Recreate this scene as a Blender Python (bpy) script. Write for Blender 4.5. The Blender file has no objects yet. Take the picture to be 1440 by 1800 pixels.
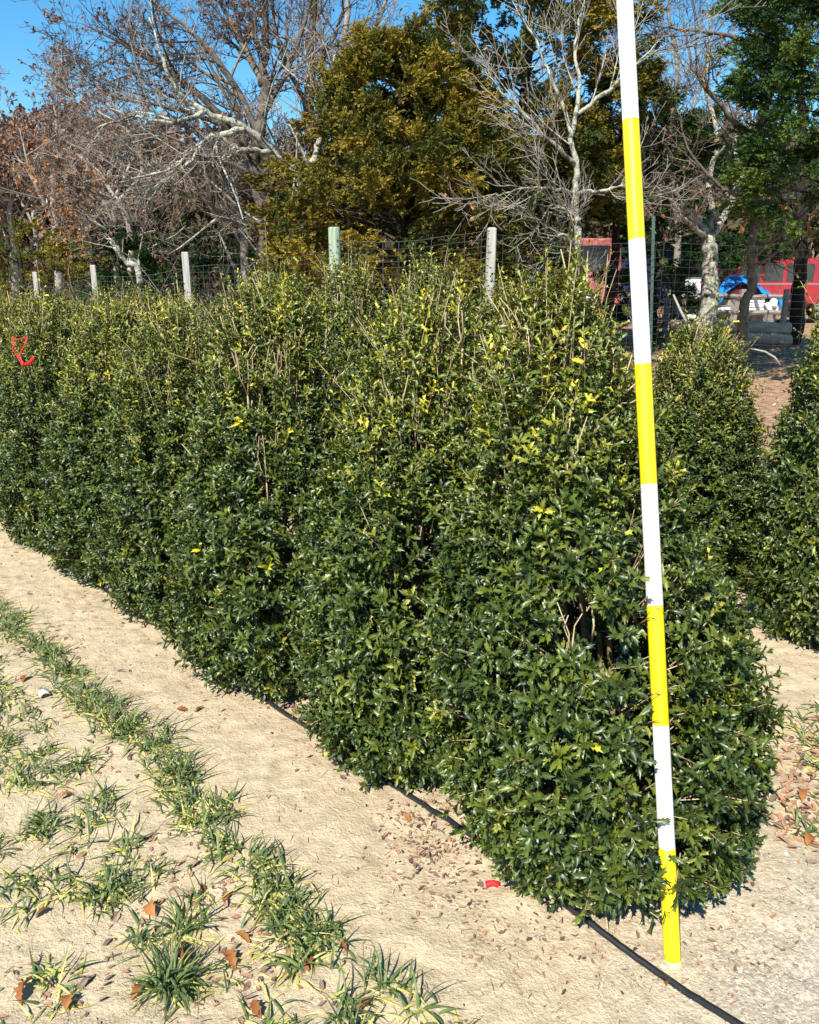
import bpy, math, random
import numpy as np
from mathutils import Vector, Matrix
R = math.radians
SC = bpy.context.scene
COL = SC.collection

# ------------------------------------------------------------------ camera, sky, sun, exposure
F, H = 1440.0, 1.65
PITCH = math.atan(400 / F)
cd = bpy.data.cameras.new('camera')
cam = bpy.data.objects.new('camera', cd)
COL.objects.link(cam)
cam.location = (0, 0, H)
cam.rotation_euler = (math.pi / 2 - PITCH, 0, 0)
cd.sensor_fit = 'HORIZONTAL'
cd.sensor_width = 36
cd.lens = 36
cd.clip_end = 3000
cd.clip_start = 0.05
SC.camera = cam

SUN_EL, SUN_AZ = R(46), R(24)          # shadows run away from the viewer and a little to the right
sdir = Vector((math.sin(SUN_AZ) * math.cos(SUN_EL), math.cos(SUN_AZ) * math.cos(SUN_EL), -math.sin(SUN_EL)))
ld = bpy.data.lights.new('sun', 'SUN')
ld.energy = 5.0
ld.angle = R(0.5)
ld.color = (1.0, 0.955, 0.87)
lo = bpy.data.objects.new('sun', ld)
COL.objects.link(lo)
lo.rotation_euler = sdir.to_track_quat('-Z', 'Y').to_euler()
lo.location = (-4, -8, 12)

W = bpy.data.worlds.new('World')
SC.world = W
W.use_nodes = True
wt = W.node_tree
bg = wt.nodes['Background']
sk = wt.nodes.new('ShaderNodeTexSky')
sk.sky_type = 'NISHITA'
sk.sun_disc = False
sk.sun_elevation = SUN_EL
sk.sun_rotation = math.pi + SUN_AZ
sk.air_density = 1.0
sk.dust_density = 0.0
sk.ozone_density = 5.0
bg.inputs['Strength'].default_value = 0.095
hs = wt.nodes.new('ShaderNodeHueSaturation')
hs.inputs['Saturation'].default_value = 1.25
hs.inputs['Hue'].default_value = .488
wt.links.new(sk.outputs[0], hs.inputs['Color'])
wt.links.new(hs.outputs[0], bg.inputs['Color'])
SC.view_settings.view_transform = 'Standard'
SC.view_settings.look = 'None'
SC.view_settings.exposure = 1.0
SC.view_settings.gamma = 1

# ------------------------------------------------------------------ helpers
_ct, _st = math.cos(PITCH), math.sin(PITCH)


def ray(x, y):
    cx, cy = (x - 720) / F, (900 - y) / F
    return np.array([cx, _ct + cy * _st, cy * _ct - _st])


def at(x, y, Y):
    """world point on the sight line of photo pixel (x, y) at forward distance Y"""
    r = ray(x, y)
    return np.array([0, 0, H]) + r * (Y / r[1])


def gnd(x, y, z=0.0):
    r = ray(x, y)
    return np.array([0, 0, H]) + r * ((z - H) / r[2])


def sstep(a, b, v):
    t = np.clip((v - a) / (b - a), 0, 1)
    return t * t * (3 - 2 * t)


def _hash(i, j, k):
    n = (i * 374761393 + j * 668265263 + k * 2147483647) & 0xffffffff
    n = ((n ^ (n >> 13)) * 1274126177) & 0xffffffff
    return ((n ^ (n >> 16)) & 0xffff) / 65535.0


def vnoise(x, y, z=0.0):
    x, y, z = np.broadcast_arrays(np.asarray(x, float), np.asarray(y, float), np.asarray(z, float))
    xi, yi, zi = np.floor(x).astype(np.int64), np.floor(y).astype(np.int64), np.floor(z).astype(np.int64)
    fx, fy, fz = x - xi, y - yi, z - zi
    fx, fy, fz = [f * f * (3 - 2 * f) for f in (fx, fy, fz)]
    out = 0
    for a in (0, 1):
        for b in (0, 1):
            for c in (0, 1):
                w = (fx if a else 1 - fx) * (fy if b else 1 - fy) * (fz if c else 1 - fz)
                out = out + w * _hash(xi + a, yi + b, zi + c)
    return out


def terrain(x, y):
    """broad shape of the land"""
    x = np.asarray(x, float)
    y = np.asarray(y, float)
    z = 0.5 * sstep(9, 24, y) * sstep(-1, 5, x)
    z = z - 0.22 * sstep(7, 17, y) * sstep(0, -6, x)
    return z


def link(o, parent=None):
    COL.objects.link(o)
    if parent is not None:
        o.parent = parent
    return o


def tag(o, label=None, cat=None, group=None, kind=None):
    if label:
        o['label'] = label
    if cat:
        o['category'] = cat
    if group:
        o['group'] = group
    if kind:
        o['kind'] = kind
    return o


def empty(name, loc, label, cat, group=None, rz=0.0):
    o = bpy.data.objects.new(name, None)
    o.empty_display_size = 0.1
    o.location = tuple(float(v) for v in loc)
    o.rotation_euler = (0, 0, rz)
    COL.objects.link(o)
    return tag(o, label, cat, group)


def copy_tree(root):
    c = root.copy()
    COL.objects.link(c)
    for ch in list(root.children):
        d = ch.copy()
        COL.objects.link(d)
        d.parent = c
        for g in list(ch.children):
            e = g.copy()
            COL.objects.link(e)
            e.parent = d
    return c


class MB:
    """collects polygons of any kind, builds them as ONE mesh object"""

    def __init__(self):
        self.v, self.loops, self.sizes, self.t, self.mi = [], [], [], [], []
        self.n = 0

    def add(self, V, faces, tint=0.0, mi=0):
        V = np.asarray(V, np.float32)
        self.v.append(V)
        for f in faces:
            self.loops.append(np.asarray(f, np.int64) + self.n)
            self.sizes.append(np.array([len(f)], np.int64))
            self.mi.append(np.array([mi], np.int64))
        self.t.append(np.full(len(V), tint, np.float32))
        self.n += len(V)

    def add_raw(self, V, loops, sizes, tints, mi=0):
        self.v.append(np.asarray(V, np.float32))
        self.loops.append(np.asarray(loops, np.int64) + self.n)
        self.sizes.append(np.asarray(sizes, np.int64))
        self.mi.append(np.full(len(sizes), mi, np.int64))
        self.t.append(np.asarray(tints, np.float32))
        self.n += len(V)

    def inst(self, tv, tf, M, L, tints, mi=0):
        """template (tv, tf) placed by matrices M (m,3,3; columns = axes incl. scale) and points L (m,3)"""
        M = np.asarray(M, np.float32)
        L = np.asarray(L, np.float32)
        m = len(L)
        if m == 0:
            return
        V = np.einsum('mij,nj->mni', M, np.asarray(tv, np.float32)) + L[:, None, :]
        k = len(tv)
        fl = np.concatenate([np.asarray(f) for f in tf])
        sz = np.array([len(f) for f in tf])
        loops = (fl[None, :] + (np.arange(m) * k)[:, None]).ravel()
        self.add_raw(V.reshape(-1, 3), loops, np.tile(sz, m), np.repeat(tints, k), mi)

    def box(self, c, s, rz=0.0, tint=0.0, mi=0, bev=0.0):
        c = np.asarray(c, float)
        hx, hy, hz = [v / 2 for v in s]
        b = min(bev, hx * .9, hy * .9, hz * .9)
        if b <= 0:
            V = np.array([[sx * hx, sy * hy, sz * hz] for sz in (-1, 1) for sx, sy in ((-1, -1), (1, -1), (1, 1), (-1, 1))])
            Fc = [(3, 2, 1, 0), (4, 5, 6, 7), (0, 1, 5, 4), (1, 2, 6, 5), (2, 3, 7, 6), (3, 0, 4, 7)]
        else:
            rings = []
            for zz, i in ((-hz, b), (-hz + b, 0), (hz - b, 0), (hz, b)):
                ring = []
                for sx, sy in ((-1, -1), (1, -1), (1, 1), (-1, 1)):
                    x, y = hx - i, hy - i
                    if sx * sy > 0:
                        ring += [(sx * x, sy * (y - b), zz), (sx * (x - b), sy * y, zz)] if sx > 0 else [(sx * x, sy * (y - b), zz), (sx * (x - b), sy * y, zz)]
                    else:
                        ring += [(sx * (x - b), sy * y, zz), (sx * x, sy * (y - b), zz)]
                # order the ring by angle so that it is convex
                ring.sort(key=lambda p: math.atan2(p[1] / hy, p[0] / hx))
                rings.append(ring)
            V = np.array([p for r_ in rings for p in r_])
            Fc = [tuple(range(7, -1, -1)), tuple(range(24, 32))]
            for q in range(3):
                for e in range(8):
                    a, d = q * 8 + e, q * 8 + (e + 1) % 8
                    Fc.append((a, d, d + 8, a + 8))
        cs, sn = math.cos(rz), math.sin(rz)
        V = V @ np.array([[cs, sn, 0], [-sn, cs, 0], [0, 0, 1]]) + c
        self.add(V, Fc, tint, mi)

    def tube(self, pts, rad, n=6, tint=0.0, mi=0, cap=True):
        P = np.asarray(pts, float)
        r = np.broadcast_to(np.asarray(rad, float), (len(P),))
        T = np.gradient(P, axis=0)
        T /= np.linalg.norm(T, axis=1)[:, None] + 1e-9
        ref = np.array([0, 0, 1.0]) if abs(T[0][2]) < .9 else np.array([1.0, 0, 0])
        u = np.cross(T[0], ref)
        u /= np.linalg.norm(u)
        V = []
        a = np.arange(n) * 2 * np.pi / n
        for i in range(len(P)):
            u = u - T[i] * np.dot(u, T[i])
            u /= np.linalg.norm(u) + 1e-9
            w = np.cross(T[i], u)
            V.append(P[i] + r[i] * (np.cos(a)[:, None] * u + np.sin(a)[:, None] * w))
        k = len(P)
        i = np.arange(k - 1)[:, None] * n
        j = np.arange(n)[None, :]
        q = np.stack([i + j, i + (j + 1) % n, i + n + (j + 1) % n, i + n + j], -1).reshape(-1, 4)
        loops = [q.ravel()]
        sizes = [np.full(len(q), 4)]
        if cap:
            loops += [np.arange(n)[::-1], np.arange(n) + (k - 1) * n]
            sizes += [np.array([n, n])]
        self.add_raw(np.concatenate(V), np.concatenate(loops), np.concatenate(sizes), np.full(k * n, tint), mi)

    def data(self, name, mats, smooth=False):
        me = bpy.data.meshes.new(name)
        V = np.concatenate(self.v)
        Lp = np.concatenate(self.loops)
        Sz = np.concatenate(self.sizes)
        me.vertices.add(len(V))
        me.vertices.foreach_set('co', V.ravel())
        me.loops.add(len(Lp))
        me.loops.foreach_set('vertex_index', Lp.astype(np.int32))
        me.polygons.add(len(Sz))
        st = np.concatenate([[0], np.cumsum(Sz)[:-1]]).astype(np.int32)
        me.polygons.foreach_set('loop_start', st)
        me.polygons.foreach_set('loop_total', Sz.astype(np.int32))
        me.polygons.foreach_set('material_index', np.concatenate(self.mi).astype(np.int32))
        me.update(calc_edges=True)
        me.validate()
        at_ = me.attributes.new('tint', 'FLOAT', 'POINT')
        if len(me.vertices) == len(V):
            at_.data.foreach_set('value', np.concatenate(self.t))
        for m in (mats if isinstance(mats, (list, tuple)) else [mats]):
            me.materials.append(m)
        me.polygons.foreach_set('use_smooth', np.full(len(me.polygons), bool(smooth)))
        return me

    def build(self, name, mats, parent=None, smooth=False, loc=None):
        o = bpy.data.objects.new(name, self.data(name, mats, smooth))
        link(o, parent)
        if loc is not None:
            o.location = tuple(float(v) for v in loc)
        return o


# ------------------------------------------------------------------ materials
def newmat(name):
    m = bpy.data.materials.new(name)
    m.use_nodes = True
    return m, m.node_tree, m.node_tree.nodes['Principled BSDF']


def ramp(nt, stops):
    n = nt.nodes.new('ShaderNodeValToRGB')
    e = n.color_ramp.elements
    while len(e) > 1:
        e.remove(e[-1])
    for i, (p, c) in enumerate(stops):
        x = e[0] if i == 0 else e.new(p)
        x.position = p
        x.color = (*c, 1)
    return n


def noise(nt, scale, detail=4, rough=.6, vec=None):
    n = nt.nodes.new('ShaderNodeTexNoise')
    n.inputs['Scale'].default_value = scale
    n.inputs['Detail'].default_value = detail
    n.inputs['Roughness'].default_value = rough
    if vec is not None:
        nt.links.new(vec, n.inputs['Vector'])
    return n


def mixc(nt, fac, a, b, mode='MIX'):
    n = nt.nodes.new('ShaderNodeMix')
    n.data_type = 'RGBA'
    n.blend_type = mode
    for key, v in ((0, fac), (6, a), (7, b)):
        if isinstance(v, (int, float)):
            n.inputs[key].default_value = v
        elif isinstance(v, tuple):
            n.inputs[key].default_value = (*v, 1)
        else:
            nt.links.new(v, n.inputs[key])
    return n.outputs[2]


def maprange(nt, v, a, b, c=0.0, d=1.0):
    n = nt.nodes.new('ShaderNodeMapRange')
    n.inputs[1].default_value, n.inputs[2].default_value = a, b
    n.inputs[3].default_value, n.inputs[4].default_value = c, d
    nt.links.new(v, n.inputs[0])
    return n.outputs[0]


def bump(nt, p, h, strength, dist):
    b = nt.nodes.new('ShaderNodeBump')
    b.inputs['Strength'].default_value = strength
    b.inputs['Distance'].default_value = dist
    nt.links.new(h, b.inputs['Height'])
    nt.links.new(b.outputs[0], p.inputs['Normal'])


def tint_mat(name, stops, rough=.6, spec=.3, transl=0.0, tr_col=None, back=None, nscale=0, namt=.25):
    m, nt, p = newmat(name)
    a = nt.nodes.new('ShaderNodeAttribute')
    a.attribute_name = 'tint'
    r = ramp(nt, stops)
    nt.links.new(a.outputs['Fac'], r.inputs[0])
    col = r.outputs[0]
    if nscale:
        tc = nt.nodes.new('ShaderNodeTexCoord')
        n = noise(nt, nscale, 3, .6, tc.outputs['Object'])
        f = maprange(nt, n.outputs[0], .3, .7, 1 - namt, 1 + namt)
        cc = nt.nodes.new('ShaderNodeCombineColor')
        for i in range(3):
            nt.links.new(f, cc.inputs[i])
        col = mixc(nt, 1.0, col, cc.outputs[0], 'MULTIPLY')
    if back is not None:
        g = nt.nodes.new('ShaderNodeNewGeometry')
        col = mixc(nt, g.outputs['Backfacing'], col, back)
    nt.links.new(col, p.inputs['Base Color'])
    p.inputs['Roughness'].default_value = rough
    p.inputs['Specular IOR Level'].default_value = spec
    if transl > 0:
        t = nt.nodes.new('ShaderNodeBsdfTranslucent')
        nt.links.new(col, t.inputs['Color'])
        mx = nt.nodes.new('ShaderNodeMixShader')
        mx.inputs[0].default_value = transl
        out = nt.nodes['Material Output']
        nt.links.new(p.outputs[0], mx.inputs[1])
        nt.links.new(t.outputs[0], mx.inputs[2])
        nt.links.new(mx.outputs[0], out.inputs[0])
    return m


def plain(name, col, rough=.6, spec=.4, metal=0.0, nscale=0, namt=.2, bmp=0.0, stretch=None):
    m, nt, p = newmat(name)
    p.inputs['Roughness'].default_value = rough
    p.inputs['Specular IOR Level'].default_value = spec
    p.inputs['Metallic'].default_value = metal
    p.inputs['Base Color'].default_value = (*col, 1)
    if nscale:
        tc = nt.nodes.new('ShaderNodeTexCoord')
        vec = tc.outputs['Object']
        if stretch:
            mp = nt.nodes.new('ShaderNodeMapping')
            mp.inputs['Scale'].default_value = stretch
            nt.links.new(vec, mp.inputs[0])
            vec = mp.outputs[0]
        n = noise(nt, nscale, 5, .65, vec)
        c = ramp(nt, [(.25, tuple(v * (1 - namt) for v in col)), (.5, col), (.75, tuple(min(1, v * (1 + namt)) for v in col))])
        nt.links.new(n.outputs[0], c.inputs[0])
        nt.links.new(c.outputs[0], p.inputs['Base Color'])
        if bmp:
            bump(nt, p, n.outputs[0], bmp, .01)
    return m


M = {}
M['holly'] = tint_mat('holly leaf', [(0, (.012, .025, .006)), (.3, (.048, .076, .010)), (.55, (.125, .148, .016)), (.72, (.24, .23, .024)), (.88, (.36, .35, .022)), (1, (.62, .50, .03))],
                      rough=.41, spec=.5, transl=.07, back=None)
M['holly_stem'] = tint_mat('holly stem', [(0, (.16, .105, .06)), (.5, (.36, .26, .15)), (1, (.50, .39, .22))], rough=.7, nscale=40)
M['cedar'] = tint_mat('cedar foliage', [(0, (.010, .022, .008)), (.3, (.035, .055, .013)), (.55, (.115, .105, .016)), (.8, (.19, .145, .018)), (1, (.28, .20, .026))], rough=.75, spec=.15, transl=.12)
M['cedar_green'] = tint_mat('green cedar foliage', [(0, (.010, .026, .008)), (.4, (.030, .065, .014)), (.7, (.065, .11, .020)), (1, (.12, .15, .025))], rough=.75, spec=.15, transl=.12)
M['bark'] = tint_mat('grey bark', [(0, (.06, .047, .037)), (.4, (.15, .125, .10)), (.7, (.27, .245, .205)), (1, (.42, .40, .34))], rough=.9, spec=.1, nscale=9, namt=.45)
M['twig'] = tint_mat('bare twigs', [(0, (.045, .033, .027)), (.4, (.11, .085, .07)), (.7, (.20, .17, .145)), (1, (.32, .29, .25))], rough=.9, spec=.1)
M['dead_leaf'] = tint_mat('withered leaves', [(0, (.08, .035, .015)), (.35, (.20, .075, .025)), (.7, (.36, .15, .045)), (1, (.50, .30, .13))], rough=.7, spec=.2, transl=.15, nscale=30)
M['red_leaf'] = tint_mat('reddish autumn leaves', [(0, (.10, .055, .04)), (.5, (.19, .105, .075)), (.85, (.27, .16, .11)), (1, (.30, .12, .045))], rough=.8, spec=.1, transl=.2)
M['grass'] = tint_mat('rye grass', [(0, (.055, .084, .028)), (.4, (.118, .158, .046)), (.65, (.19, .25, .065)), (.8, (.42, .40, .09)), (1, (.62, .50, .22))], rough=.5, spec=.35, transl=.2)
M['litter'] = tint_mat('dry litter', [(0, (.06, .043, .034)), (.3, (.19, .125, .09)), (.6, (.32, .165, .095)), (.85, (.47, .36, .22)), (1, (.60, .52, .38))], rough=.85, spec=.15)
M['stone'] = tint_mat('pebbles', [(0, (.17, .14, .11)), (.5, (.34, .28, .21)), (1, (.58, .52, .43))], rough=.85, spec=.2)


def lichen_bark():
    m, nt, p = newmat('lichen bark')
    tc = nt.nodes.new('ShaderNodeTexCoord')
    n1 = noise(nt, 7, 5, .7, tc.outputs['Object'])
    n2 = noise(nt, 26, 4, .6, tc.outputs['Object'])
    c = ramp(nt, [(.36, (.05, .042, .032)), (.46, (.16, .145, .115)), (.54, (.41, .40, .33)), (.66, (.23, .235, .15)), (.75, (.11, .095, .07))])
    nt.links.new(n1.outputs[0], c.inputs[0])
    col = mixc(nt, maprange(nt, n2.outputs[0], .52, .64, 0, .8), c.outputs[0], (.36, .36, .30))
    nt.links.new(col, p.inputs['Base Color'])
    p.inputs['Roughness'].default_value = .95
    p.inputs['Specular IOR Level'].default_value = .1
    bump(nt, p, n2.outputs[0], .8, .02)
    return m


M['lichen'] = lichen_bark()
M['shaded_bark'] = plain('shaded bark', (.028, .022, .018), .95, .1, nscale=12, namt=.6, bmp=.8, stretch=(2, 2, .4))  # near-black: shade lying on these trunks is painted into the bark colour


def ground_mat():
    m, nt, p = newmat('sandy soil')
    g = nt.nodes.new('ShaderNodeNewGeometry')
    pos = g.outputs['Position']
    n1 = noise(nt, 1.3, 5, .6, pos)
    n2 = noise(nt, 14, 6, .7, pos)
    n3 = noise(nt, 95, 4, .7, pos)
    sand = ramp(nt, [(.28, (.29, .22, .137)), (.5, (.44, .348, .222)), (.72, (.55, .445, .30))])
    nt.links.new(n2.outputs[0], sand.inputs[0])
    col = mixc(nt, maprange(nt, n1.outputs[0], .38, .68, 0, .55), sand.outputs[0], (.485, .388, .254))
    # darker flecks of crumbs and bits of organic matter
    col = mixc(nt, maprange(nt, n3.outputs[0], .58, .72, 0, .5), col, (.24, .18, .115))
    col = mixc(nt, maprange(nt, n3.outputs[0], .44, .32, 0, .4), col, (.62, .50, .34))
    sp = nt.nodes.new('ShaderNodeSeparateXYZ')
    nt.links.new(pos, sp.inputs[0])

    def math_(op, a, b=None):
        n = nt.nodes.new('ShaderNodeMath')
        n.operation = op
        for i, v in enumerate((a, b)):
            if v is None:
                continue
            if isinstance(v, (int, float)):
                n.inputs[i].default_value = v
            else:
                nt.links.new(v, n.inputs[i])
        return n.outputs[0]
    # grey gravelly patch in front of the first shrub
    dx = math_('SUBTRACT', sp.outputs[0], 1.15)
    dy = math_('SUBTRACT', sp.outputs[1], 1.55)
    dd = math_('SQRT', math_('ADD', math_('MULTIPLY', dx, dx), math_('MULTIPLY', dy, dy)))
    dd = math_('ADD', dd, math_('MULTIPLY', math_('SUBTRACT', n1.outputs[0], .5), .9))
    n4 = noise(nt, 60, 5, .75, pos)
    grey = ramp(nt, [(.35, (.22, .185, .145)), (.5, (.40, .35, .275)), (.66, (.60, .53, .42))])
    nt.links.new(n4.outputs[0], grey.inputs[0])
    gm = maprange(nt, dd, .30, .75, .8, 0)
    col = mixc(nt, gm, col, grey.outputs[0])
    # woodland floor beyond the planting
    yy = math_('ADD', math_('ADD', sp.outputs[1], math_('MULTIPLY', sp.outputs[0], .95)), math_('MULTIPLY', n1.outputs[0], 1.2))
    n5 = noise(nt, 9, 6, .75, pos)
    floor = ramp(nt, [(.32, (.13, .075, .04)), (.5, (.30, .185, .11)), (.68, (.46, .33, .215))])
    nt.links.new(n5.outputs[0], floor.inputs[0])
    col = mixc(nt, maprange(nt, yy, 6.6, 8.0), col, floor.outputs[0])
    nt.links.new(col, p.inputs['Base Color'])
    p.inputs['Roughness'].default_value = .95
    p.inputs['Specular IOR Level'].default_value = .1
    hsum = math_('ADD', math_('MULTIPLY', n2.outputs[0], .6), math_('MULTIPLY', n3.outputs[0], .35))
    bump(nt, p, hsum, .8, .03)
    return m


M['ground'] = ground_mat()

# ------------------------------------------------------------------ the ground: one sheet to the horizon


def graded(fine0, fine1, step, far0, far1):
    core = np.arange(fine0, fine1 + step / 2, step)
    out, s, v = [], step, fine1
    while v < far1:
        s *= 1.16
        v += s
        out.append(v)
    out2, s, v = [], step, fine0
    while v > far0:
        s *= 1.16
        v -= s
        out2.append(v)
    return np.concatenate([out2[::-1], core, out])


def relief(x, y):
    near = sstep(12, 7, np.hypot(x, y - 2))
    z = (vnoise(x * 2.3, y * 2.3, 3.1) - .5) * .030
    z = z + (vnoise(x * 9, y * 9, 7.7) - .5) * .014
    z = z + (vnoise(x * 26, y * 26, 1.3) - .5) * .009
    z = z + (vnoise(x * 55, y * 55, 4.3) - .5) * .004
    return z * near


gx = graded(-2.9, 2.3, .0125, -900, 900)
gy = graded(1.1, 5.2, .0125, -60, 1500)
GX, GY = np.meshgrid(gx, gy)
GZ = terrain(GX, GY) + relief(GX, GY)
nx, ny = len(gx), len(gy)
idx = np.arange(nx * ny).reshape(ny, nx)
q = np.stack([idx[:-1, :-1], idx[:-1, 1:], idx[1:, 1:], idx[1:, :-1]], -1).reshape(-1, 4)
mb = MB()
mb.add_raw(np.stack([GX, GY, GZ], -1).reshape(-1, 3), q.ravel(), np.full(len(q), 4), np.zeros(nx * ny))
tag(mb.build('ground', M['ground'], smooth=True), kind='structure')


def gz(x, y):
    return float(terrain(x, y) + relief(np.float64(x), np.float64(y)))


def basis(d, nrm):
    """rows of unit vectors -> (m,3,3) with columns X=side, Y=d, Z=normal"""
    d = d / (np.linalg.norm(d, axis=1)[:, None] + 1e-9)
    s = np.cross(d, nrm)
    s /= np.linalg.norm(s, axis=1)[:, None] + 1e-9
    n = np.cross(s, d)
    return np.stack([s, d, n], -1)


# ------------------------------------------------------------------ holly shrubs
def holly_leaf(full=True):
    V = [(0, 0, 0), (0, .34, .02), (0, .68, -.02), (0, 1.0, -.20)]          # midrib
    T = []
    for sgn in (1, -1):
        b = len(V)
        e = [(.055, .09, .05), (.105, .33, .10), (.105, .58, .07), (.055, .82, -.05)]
        s = [(.185, .35, .19), (.20, .63, .04), (.155, .88, .06)]
        V += [(sgn * x, y, z) for x, y, z in e]
        if full:
            V += [(sgn * x, y, z) for x, y, z in s]
            F_ = [(0, b, b + 1, 1), (1, b + 1, b + 2, 2), (2, b + 2, b + 3, 3),
                  (b, b + 4, b + 1), (b + 1, b + 5, b + 2), (b + 2, b + 6, b + 3)]
        else:
            V[b + 1] = (sgn * .19, .30, .14)
            V[b + 2] = (sgn * .18, .62, .10)
            F_ = [(0, b, b + 1, 1), (1, b + 1, b + 2, 2), (2, b + 2, b + 3, 3)]
        T += [f if sgn > 0 else f[::-1] for f in F_]
    return np.array(V), T


LEAF, LEAF_LO = holly_leaf(True), holly_leaf(False)
PROF_Z = np.array([0, .05, .15, .30, .5, .65, .8, .9, 1.0])
PROF_R = np.array([.66, .86, 1.0, 1.0, .90, .78, .60, .44, .20])


def make_holly(seed, h, rad, n_shoot, tmpl, leaf=.052, lean=(0, 0), avoid=None, sticks=70, prof=PROF_R):
    """returns (foliage mesh, stems mesh): leafy shoots set on a cone-like shell round upright stems"""
    rg = np.random.default_rng(seed)
    lean = np.array([lean[0], lean[1], 0.0])
    N = n_shoot
    zc = rg.random(N * 4)
    rr = np.interp(zc, PROF_Z, prof)
    keep = rg.random(N * 4) < (rr * .85 + .20)
    zf = zc[keep][:N]
    N = len(zf)
    th = rg.random(N) * 2 * np.pi
    hole = vnoise(np.cos(th) * 5 + seed * 7, np.sin(th) * 5 + 3, zf * h * 9)
    keep = (hole > np.where(zf > .62, .26, .36)) | (rg.random(N) < .22)
    zf, th = zf[keep], th[keep]
    N = len(zf)
    Rz = np.interp(zf, PROF_Z, prof) * rad
    nz = vnoise(np.cos(th) * 2.2 + seed * 3, np.sin(th) * 2.2 + 9, zf * h * 4.5)
    nz2 = vnoise(np.cos(th) * 6 + seed, np.sin(th) * 6 + 5, zf * h * 11)
    frac = 1 - np.abs(rg.normal(0, .13, N))
    frac = np.where(rg.random(N) < .22, np.sqrt(rg.random(N)), frac)
    rad_ = Rz * np.clip(frac, .1, 1) * (.78 + .24 * nz + .16 * nz2)
    out = np.stack([np.cos(th), np.sin(th), np.zeros(N)], -1)
    P = out * rad_[:, None] + np.stack([0 * zf, 0 * zf, zf * h], -1) + lean * (zf[:, None] ** 1.2)
    el = np.interp(zf, [0, .12, .35, .7, 1], [-.15, .25, .6, 1.05, 1.35]) + rg.normal(0, .28, N)
    az = rg.normal(0, .55, N)
    c, s = np.cos(az), np.sin(az)
    o2 = np.stack([out[:, 0] * c - out[:, 1] * s, out[:, 0] * s + out[:, 1] * c, np.zeros(N)], -1)
    D = o2 * np.cos(el)[:, None]
    D[:, 2] = np.sin(el)
    sl = rg.uniform(.055, .11, N) * (1 + .5 * (zf > .8) * rg.random(N))
    # long sprigs that stand proud of the shell near the top
    top = (zf > .72) & (rg.random(N) < .30)
    sl[top] *= rg.uniform(1.3, 2.3, top.sum())
    P[:, 2] = np.maximum(P[:, 2], .035 + .05 * rg.random(N))
    # colour of each shoot: old dark growth, fresh growth towards the top
    base = np.clip(rg.normal(.28, .10, N) + .21 * sstep(.5, .98, zf), 0, .66)
    fresh = rg.random(N) < (.085 + .38 * sstep(.45, .95, zf))
    bright = rg.random(N) < .17
    leaves_P, leaves_D, leaves_N, leaves_T, leaves_S = [], [], [], [], []
    K = 6
    a0 = rg.random(N) * np.pi
    ref = np.cross(D, np.array([.3, .2, 1.0]))
    ref /= np.linalg.norm(ref, axis=1)[:, None]
    ref2 = np.cross(D, ref)
    for k in range(K):
        t = .15 + .85 * k / (K - 1)
        open_ = np.interp(t, [0, .7, 1], [1.25, 1.05, .55])
        for half in (0, 1):
            ang = a0 + k * np.pi / 2 + half * np.pi + rg.normal(0, .25, N)
            rd = ref * np.cos(ang)[:, None] + ref2 * np.sin(ang)[:, None]
            op = open_ + rg.normal(0, .2, N)
            d = D * np.cos(op)[:, None] + rd * np.sin(op)[:, None]
            n = D * np.sin(op)[:, None] - rd * np.cos(op)[:, None] + rg.normal(0, .30, (N, 3))
            leaves_P.append(P + D * (sl * t)[:, None])
            leaves_D.append(d)
            leaves_N.append(n)
            tt = base + rg.normal(0, .07, N)
            tt = np.where(fresh & (k >= 3), tt + .10 + .20 * rg.random(N) * (k - 2) / 3 + .22 * bright, tt)
            leaves_T.append(np.clip(tt, 0, 1))
            sz = leaf * rg.uniform(.72, 1.18, N) * (1 - .32 * (k == K - 1)) * np.interp(zf, [0, .55, 1], [1.08, .95, .66])
            leaves_S.append(sz)
    LP, LD, LN = map(np.concatenate, (leaves_P, leaves_D, leaves_N))
    LT, LS = np.concatenate(leaves_T), np.concatenate(leaves_S)
    ok = LP[:, 2] > .02
    if avoid is not None:
        ok &= avoid(LP)
    LP, LD, LN, LT, LS = LP[ok], LD[ok], LN[ok], LT[ok], LS[ok]
    B = basis(LD, LN) * LS[:, None, None]
    mbl = MB()
    mbl.inst(tmpl[0], tmpl[1], B, LP, LT)
    # stems
    ms = MB()
    for i in range(6):
        a = i * 1.05 + rg.random() * .5
        tipf = rg.uniform(.75, .97)
        r1 = rad * .42 * rg.random()
        pts = []
        for t in np.linspace(0, 1, 7):
            rr_ = .02 + r1 * t + .012 * math.sin(t * 9 + i)
            pts.append(np.array([math.cos(a) * rr_, math.sin(a) * rr_, t * tipf * h]) + lean * (t * tipf) ** 1.2)
        ms.tube(pts, np.linspace(.013, .004, 7), 5, rg.uniform(.1, .5))
    used = rg.random(sticks) ** .7
    for u in used:                                  # pale forked shoots showing through the leaves
        zz = .25 + .68 * u
        a = rg.random() * 2 * math.pi
        R0 = float(np.interp(zz, PROF_Z, prof)) * rad
        o = np.array([math.cos(a), math.sin(a), 0])
        r0 = R0 * rg.uniform(.62, .95)
        p0 = o * r0 + np.array([0, 0, zz * h]) + lean * zz ** 1.2
        d0 = o * rg.uniform(.0, .20) + np.array([rg.normal(0, .07), rg.normal(0, .07), 1.0])
        d0 /= np.linalg.norm(d0)
        ln = rg.uniform(.08, .19)
        if avoid is not None and not avoid(np.array([p0, p0 + d0 * ln])).all():
            continue
        tn = rg.uniform(.35, 1)
        rb = rg.uniform(.0020, .0042)
        mid = p0 + d0 * ln * .45 + rg.normal(0, .010, 3)
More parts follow.
